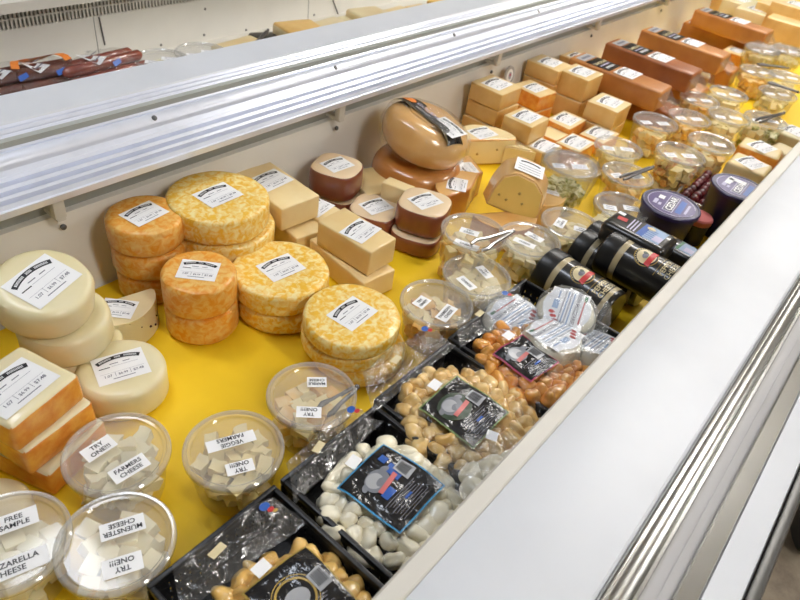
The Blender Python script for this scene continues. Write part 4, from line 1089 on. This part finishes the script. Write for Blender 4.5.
# ------------------------------------------------------------------ black tubs lying on their sides
def lying_tub(x, y0, z, r, ln, rz, spin, lb, seed):
    """axis runs from the lid (rear) to the base (front)"""
    e = tag(empty('black_spread_tub', (x, y0, z)), lb, 'spread tub', 'black spread tubs lying on their sides'); e.rotation_euler = (0, 0, rz)
    # lathe along local z, then lay it along -y
    rot = (R(90), 0, 0)
    bm = bmesh.new(); lathe(bm, [(r*.3, 0), (r*.93, 0), (r, .003), (r*1.01, .030), (r*.98, .032)], 48); to_obj('screw_lid', bm, 'black_lid', e, (0, 0, 0), rot)
    bm = bmesh.new(); lathe(bm, [(r*.955, .0322), (r*.955, .043)], 48); to_obj('cheese_band', bm, 'band_cream', e, (0, 0, 0), rot)
    bm = bmesh.new(); lathe(bm, [(r*.96, .0432), (r*.945, ln-.018)], 48); to_obj('sleeve', bm, 'jar_black', e, (0, 0, 0), rot)
    bm = bmesh.new(); lathe(bm, [(r*.935, ln-.0178), (r*.925, ln-.010)], 48); to_obj('clear_base', bm, 'band_cream', e, (0, 0, 0), rot)
    bm = bmesh.new(); lathe(bm, [(r*.924, ln-.0099), (r*.91, ln-.003), (r*.85, ln), (r*.2, ln)], 48); to_obj('tub_bottom', bm, 'jar_black', e, (0, 0, 0), rot)
    # printing wrapped round the sleeve: local x = around, local y = along
    R1 = r*.965
    p = Print(['jar_black'])
    c0 = .046+(ln-.064)*.36
    p.ell(0, 0, .021, .021, 'gold', 0, 28); p.ell(0, 0, .0195, .0195, 'ink', .0003, 28); p.ell(0, 0, .0165, .0165, 'cream_print', .0006, 28)
    p.ell(0, .002, .007, .005, 'ink_gray', .0009); p.ell(.005, .005, .003, .004, 'dark_green', .0011)
    p.quad([(-.018, -.014), (.018, -.014), (.016, -.004), (-.016, -.004)], 'red', .0012, 8, 2)
    for k in range(12):
        a = R(-75+150*k/11); p.rect(.0182*math.sin(a), .0182*math.cos(a), .0016, .0016, 'cream_print', .0006, -a)
    p.rect(0, -.028, .050, .0008, 'gold', 0, 0, 10, 1)
    p.text('PEPPER', 0, -.037, .0125, 'cream_print', 0); p.text('CHEESE', 0, -.049, .0125, 'cream_print', 0)
    for v in p.bm.verts:
        u_, w_, o_ = v.co.x, v.co.y, v.co.z
        a = u_/R1 + spin; rr = R1+.0005+o_
        v.co = (rr*math.sin(a), -c0+w_, rr*math.cos(a))
    p.done('printed_emblem', e, label='round emblem with red ribbon')
    return e
_q = at(551, 272, .047)
lying_tub(_q.x, _q.y+.015, .0470, .044, .150, R(-6), R(-14), 'black spread tub nearest the white packs, cream band behind its lid', 1)
_q = at(584, 252, .047)
lying_tub(_q.x, _q.y+.015, .0470, .044, .150, R(-4), R(-20), 'black spread tub with its lid behind the big one', 2)
_q = at(612, 254, .085)
lying_tub(_q.x, _q.y+.015, .0850, .042, .150, R(-4), R(-18), 'uppermost black spread tub with a large round emblem and PEPPER CHEESE print', 3)
lying_tub(1.120, .335, .0470, .044, .130, R(-4), R(0), 'black spread tub mostly hidden beneath the blue-printed carton', 4)

# dark blue-printed container lying across
q = at(642, 232, .13)
e = tag(empty('spread_carton', (q.x+.002, q.y+.004, .112), R(-92)), 'black rounded carton with blue print lying in front of the purple lid', 'carton')
bm = bmesh.new(); box(bm, -.062, .062, -.038, .038, -.022, .022, 0, .013, 5); to_obj('body', bm, 'jar_black', e)
p = Print(['black_film'], lambda x, y: .0226 - .004*max(0, (abs(y)-.022)/.012)**2)
p.rect(-.048, .018, .014, .010, 'sticker_white', 0); p.rect(-.038, .001, .018, .013, 'red', 0, R(8), 2, 2)
for k in range(3): p.rect(-.020+.0062*k, -.001, .0026, .042, 'lilac_print', 0, R(4), 1, 6)
p.rect(.022, 0, .044, .050, 'pale_blue', 0, 0, 6, 6); p.rect(.006, 0, .012, .048, 'blue', .0003, 0, 2, 6); p.ell(.014, .014, .008, .006, 'cream_print', .0006); p.rect(.036, -.010, .016, .020, 'lilac_print', .0006, 0, 2, 2)
for k in range(5): p.rect(.020, -.018+.007*k, .018, .0014, 'blue', .0006, 0, 2, 1)
p.done('printed_panel', e, label='blue and lilac printing')
q = at(680, 252, .07)
e2 = tag(empty('spread_carton', (q.x, q.y-.005, .062), R(-95)), 'small dark carton with teal print and a yellow cap stripe, right of the blue-printed one', 'carton')
bm = bmesh.new(); box(bm, -.042, .042, -.028, .028, -.020, .020, 0, .010, 4); to_obj('body', bm, 'jar_black', e2)
p = Print(['pale_blue'], lambda x, y: .0206); p.rect(.004, 0, .034, .034, 'pale_blue', 0, 0, 2, 2); p.rect(.010, -.004, .018, .016, 'lilac_print', .0004); p.rect(-.010, 0, .006, .034, 'green', .0004); p.rect(-.032, .0, .010, .036, 'gold', .0004)
p.done('printed_panel', e2)

# purple tubs
def purple_tub(x, y, rz, lb, tall, h, second):
    e = tag(empty('purple_tub', (x, y, .0022), rz), lb, 'tub', 'round purple-lidded tubs')
    bm = bmesh.new(); lathe(bm, [(.03, 0), (.046, 0), (.049, .003), (.0565, h-.008)], 56); to_obj('tub', bm, 'navy_tub', e)
    bm = bmesh.new(); lathe(bm, [(.0565, h-.0079), (.0600, h-.0075), (.0605, h), (.0585, h+.0022), (.0555, h+.0020), (.0545, h+.0008), (.03, h+.0008), (.01, h+.0008)], 60); to_obj('lid', bm, 'purple_lid', e)
    p = Print(['purple_band']); u = h+.0014
    p.ell(0, 0, .049, .049, 'purple_band', u, 40)
    p.arc(0, 0, .0475, .049, -2.9, 2.9, 'lilac_print', u+.0004, 40)
    p.rect(0, .0, .074, .021, 'lilac_print', u+.0005, R(0), 4, 2)
    p.rect(0, .0, .071, .018, 'purple_lid', u+.0007, 0, 4, 2)
    p.text('CEDAR', 0, .0, .0195, 'sticker_white', u+.001)
    p.rect(-.012, .030, .022, .008, 'lilac_print', u+.0006); p.rect(.014, .024, .016, .012, 'sticker_white', u+.0006); p.rect(-.018, .020, .012, .006, 'lilac_print', u+.0006)
    p.rect(0, -.020, .060, .012, 'blue', u+.0005, 0, 3, 1); p.rect(.0, -.033, .044, .005, 'lilac_print', u+.0005)
    if second: p.rect(.026, .012, .016, .036, 'sticker_white', u+.0012); p.rect(.010, .026, .034, .012, 'sticker_white', u+.0012)
    p.done('lid_print', e); return e
purple_tub(1.300, .252, ang(((662, 226), (682, 198), .1))+0, 'round purple-lidded tub with white CEDAR lettering behind the black carton', True, .098, False)
purple_tub(1.478, .172, ang(((740, 204), (756, 184), .1))+0, 'round purple-lidded tub against the front rim with a white sticker on its lid', True, .112, True)

# berry tray
q = at(706, 186, .04)
e = tag(empty('berry_tray', (q.x, q.y, .002), R(4)), 'clear tray of dark red berries behind the right purple tub', 'tray')
bm = bmesh.new(); w, d, h = .10, .042, .035
pts = [(-w, -d), (w, -d), (w, d), (-w, d)]
lo = [bm.verts.new((x*.92, y*.9, 0)) for x, y in pts]; hi = [bm.verts.new((x, y, h)) for x, y in pts]
for i in range(4): bm.faces.new((lo[i], lo[(i+1) % 4], hi[(i+1) % 4], hi[i]))
bm.faces.new(lo); to_obj('tray', bm, 'clear_tub', e, smooth=False)
bm = bmesh.new(); box(bm, -w, w, -d-.004, -d+.001, h-.002, h+.001); box(bm, -w, w, d-.001, d+.004, h-.002, h+.001); box(bm, -w-.004, -w+.001, -d, d, h-.002, h+.001); to_obj('tray_rim', bm, 'lid_rim', e)
bm = bmesh.new(); bmesh.ops.create_icosphere(bm, subdivisions=2, radius=.011); jiggle(bm, .0015, 160, 2.)
B0 = to_obj('berry', bm, ['berry']); k = 0
for L_ in range(2):
    for i in range(8):
        for j in range(3):
            o = B0 if k == 0 else B0.copy()
            if k: C.objects.link(o)
            o.location = (e.location.x-.080+.0228*i+rnd.uniform(-.002, .002), e.location.y-.024+.0235*j+rnd.uniform(-.002, .002)-.001, .0145+.0195*L_)
            tag(o, 'dark red berry in the clear tray behind the right purple tub', 'berry', 'berries in the clear tray'); k += 1
q = at(701, 214, .07)
e = tag(empty('jam_jar', (q.x, q.y, .002)), 'small jar with a pink-red lid squeezed between the two purple tubs', 'jar')
bm = bmesh.new(); lathe(bm, [(.02, 0), (.026, .002), (.027, .05)], 30); to_obj('jar_body', bm, 'navy_tub', e)
bm = bmesh.new(); lathe(bm, [(.0275, .0502), (.029, .052), (.029, .062), (.026, .065), (.01, .065)], 30); to_obj('lid', bm, 'pink', e)

# ------------------------------------------------------------------ the far well: meat packs and more
def meat_pack(px, w, n, mat, lb, orange=False, ln=.20, z=.085):
    q = at(px[0], px[1], z)
    e = tag(empty('sausage_pack', (q.x, q.y, .0), R(rnd.uniform(-6, 6))), lb, 'sausage pack', 'packs of dark meat in the far well')
    for L_ in range(4):
        for k in range(n-L_):
            bm = bmesh.new(); r = .0118
            y = -.05+.0245*k+.01225*L_
            tube(bm, [(-w/2, y, 0), (-w*.45, y, .001), (-w*.15, y+.002, 0), (w*.2, y-.001, .001), (w*.46, y+.001, 0), (w/2, y, 0)], [r*.4, r*.95, r, r, r*.95, r*.4], 12)
            to_obj('sausage', bm, mat, e, (rnd.uniform(-.008, .008), 0, .014+.0205*L_))
    def fm(u, v):
        x = (u-.5)*w*1.15; y = (v-.5)*.15; return (x, y, .098-.06*max(0, (abs(x)/(w*.55))**4)-.075*max(0, (abs(y)/.07))**2)
    e.scale = (1., 1., 1.12)
    to_obj('film', film_sheet(fm, 30, 20, .005, px[0]), 'vacuum_film', e, ang=180)
    p = Print(['label_white'], lambda x, y: .101-.075*(abs(y)/.07)**2)
    p.rect(-.02, .0, .030, .060, 'label_white', 0, R(20)); p.rect(.02, -.036, .022, .007, 'blue', .0005, R(10))
    for k in range(4): p.rect(-.02, -.022+.013*k, .022, .002, 'ink_gray', .0006, R(20))
    if orange: p.arc(-.01, -.03, .050, .066, -1.4, 1.4, 'flag_orange', .0008, 16)
    p.done('printed_label', e)
    return e
meat_pack((6, 76), .13, 5, 'sausage_dark', 'darkest meat pack cut off by the left edge of the far well')
meat_pack((45, 70), .13, 5, 'sausage_dark', 'brown meat pack with an orange printed arch in the far well', True)
meat_pack((100, 62), .21, 5, 'sausage', 'long pack of reddish sausages with a white label in the far well')
def far_tub(px, lb, clb, z=.075):
    q = at(px[0], px[1], z); t = copy_tree(TUB, (q.x, q.y, 0)); t.scale = (1.15, 1.15, 1)
    stk_generic(t, R(-40), (-.02, 0)); stk_generic(t, R(-40), (.02, .0)); tag(t, lb, 'tub', 'clear tubs in the far well')
    fill_stuff(t, ['cube_yellow', 'cube_white'], 'cube', 'diced_cheese', clb, 3, int(px[0]))
far_tub((162, 60), 'clear tub in the far well right of the sausages', 'pale dice in the far-well tub right of the sausages')
far_tub((202, 53), 'clear tub in the far well left of the pale bag', 'pale dice in the far-well tub left of the pale bag')
def far_block(px, z, w, d, h, mats, lb, rz=0):
    blockp(px, z, w, d, h, R(rz), lb, mats, None, z0=.001, bev=.01)
far_block((243, 44), .062, .15, .10, .060, ('pale_cheese', 'cream_block'), 'pale yellow wrapped cheese low in the far well', 6)
far_block((302, 26), .085, .13, .12, .083, ('cream_block', 'tan_block'), 'tan cheese heap behind the rail highlight in the far well', -12)
far_block((330, 24), .060, .16, .10, .058, ('cream_block', 'pale_cheese'), 'flat cream slab right of the tan heap in the far well', 5)
far_block((372, 12), .072, .13, .12, .070, ('cream_block', 'pale_cheese'), 'cream cheese block in the far well near the top edge', -8)
far_block((398, 12), .050, .16, .10, .048, ('cream_block', 'cream_block'), 'low cream slab next to the block near the top edge of the far well', 4)
far_block((444, 1), .062, .10, .09, .060, ('tan_block', 'gouda_face'), 'golden block in the far well at the top edge of the picture', 0)
far_block((352, 18), .05, .09, .08, .048, ('white_cheese', 'white_cheese'), 'small white package between the cream pieces in the far well', 0)
far_block((420, 7), .045, .10, .08, .043, ('smoke_face', 'cream_block'), 'brownish flat piece beside the golden block in the far well', 0)
q = at(276, 38, .05)
e = tag(empty('dark_package', (q.x, q.y, .001), R(-20)), 'dark crumpled package left of the tan heap in the far well', 'package')
bm = bmesh.new(); box(bm, -.07, .07, -.05, .05, 0, .052, 0, .012, 3); jiggle(bm, .006, 25, 3.); to_obj('package_body', bm, 'jar_black', e)
tongs((268, 30), (254, 46), .004, .085, 'thin grey tongs leaning in the far well beside the dark package', 'dark_steel')

# ------------------------------------------------------------------ tag hanging from the rail bracket
q = at(506, 70, .115)
e = tag(empty('hanging_tag', (q.x, .838, .105)), 'small round grey tag hanging at the rear wall under the rail', 'tag')
bm = bmesh.new(); lathe(bm, [(.010, 0), (.024, 0), (.025, .002), (.024, .004), (.008, .004)], 28); to_obj('disc', bm, 'bumper_grey', e, (0, 0, 0), (R(82), 0, 0))
p = Print(['label_white']); p.ell(0, 0, .017, .017, 'label_white', 0); p.ell(0, 0, .008, .010, 'ink_pale', .0004); p.ell(0, .002, .004, .004, 'magenta', .0008); p.done('tag_print', e, (0, -.0045, 0), (R(82), 0, 0))

# black wheel standing by the case
q = at(806, 524, -.70)
e = tag(empty('cart_wheel', (q.x, q.y, FZ+.062), 0), 'black wheel with a pale steel rim standing on the floor outside the case', 'wheel')
bm = bmesh.new(); lathe(bm, [(.03, -.016), (.060, -.014), (.064, 0), (.060, .014), (.03, .016)], 40); to_obj('tyre', bm, 'rubber', e, (0, 0, 0), (R(72), 0, R(30)))
bm = bmesh.new()
for i in range(40):
    pass
lathe(bm, [(.066, -.004), (.0685, -.002), (.0685, .002), (.066, .004)], 48, cap0=False, cap1=False); to_obj('steel_rim', bm, 'steel', e, (0, 0, 0), (R(72), 0, R(30)))

# ------------------------------------------------------------------ world & view
w = bpy.data.worlds.new('World'); bpy.context.scene.world = w; w.use_nodes = True
w.node_tree.nodes['Background'].inputs[0].default_value = (.9, .94, 1, 1); w.node_tree.nodes['Background'].inputs[1].default_value = .3
bpy.data.objects.remove(LABEL)
for ch in kids(TUB): bpy.data.objects.remove(ch)
bpy.data.objects.remove(TUB)
vs = bpy.context.scene.view_settings
vs.view_transform = 'Standard'; vs.look = 'None'; vs.gamma = 1; vs.use_curve_mapping = False
vs.exposure = 1.22
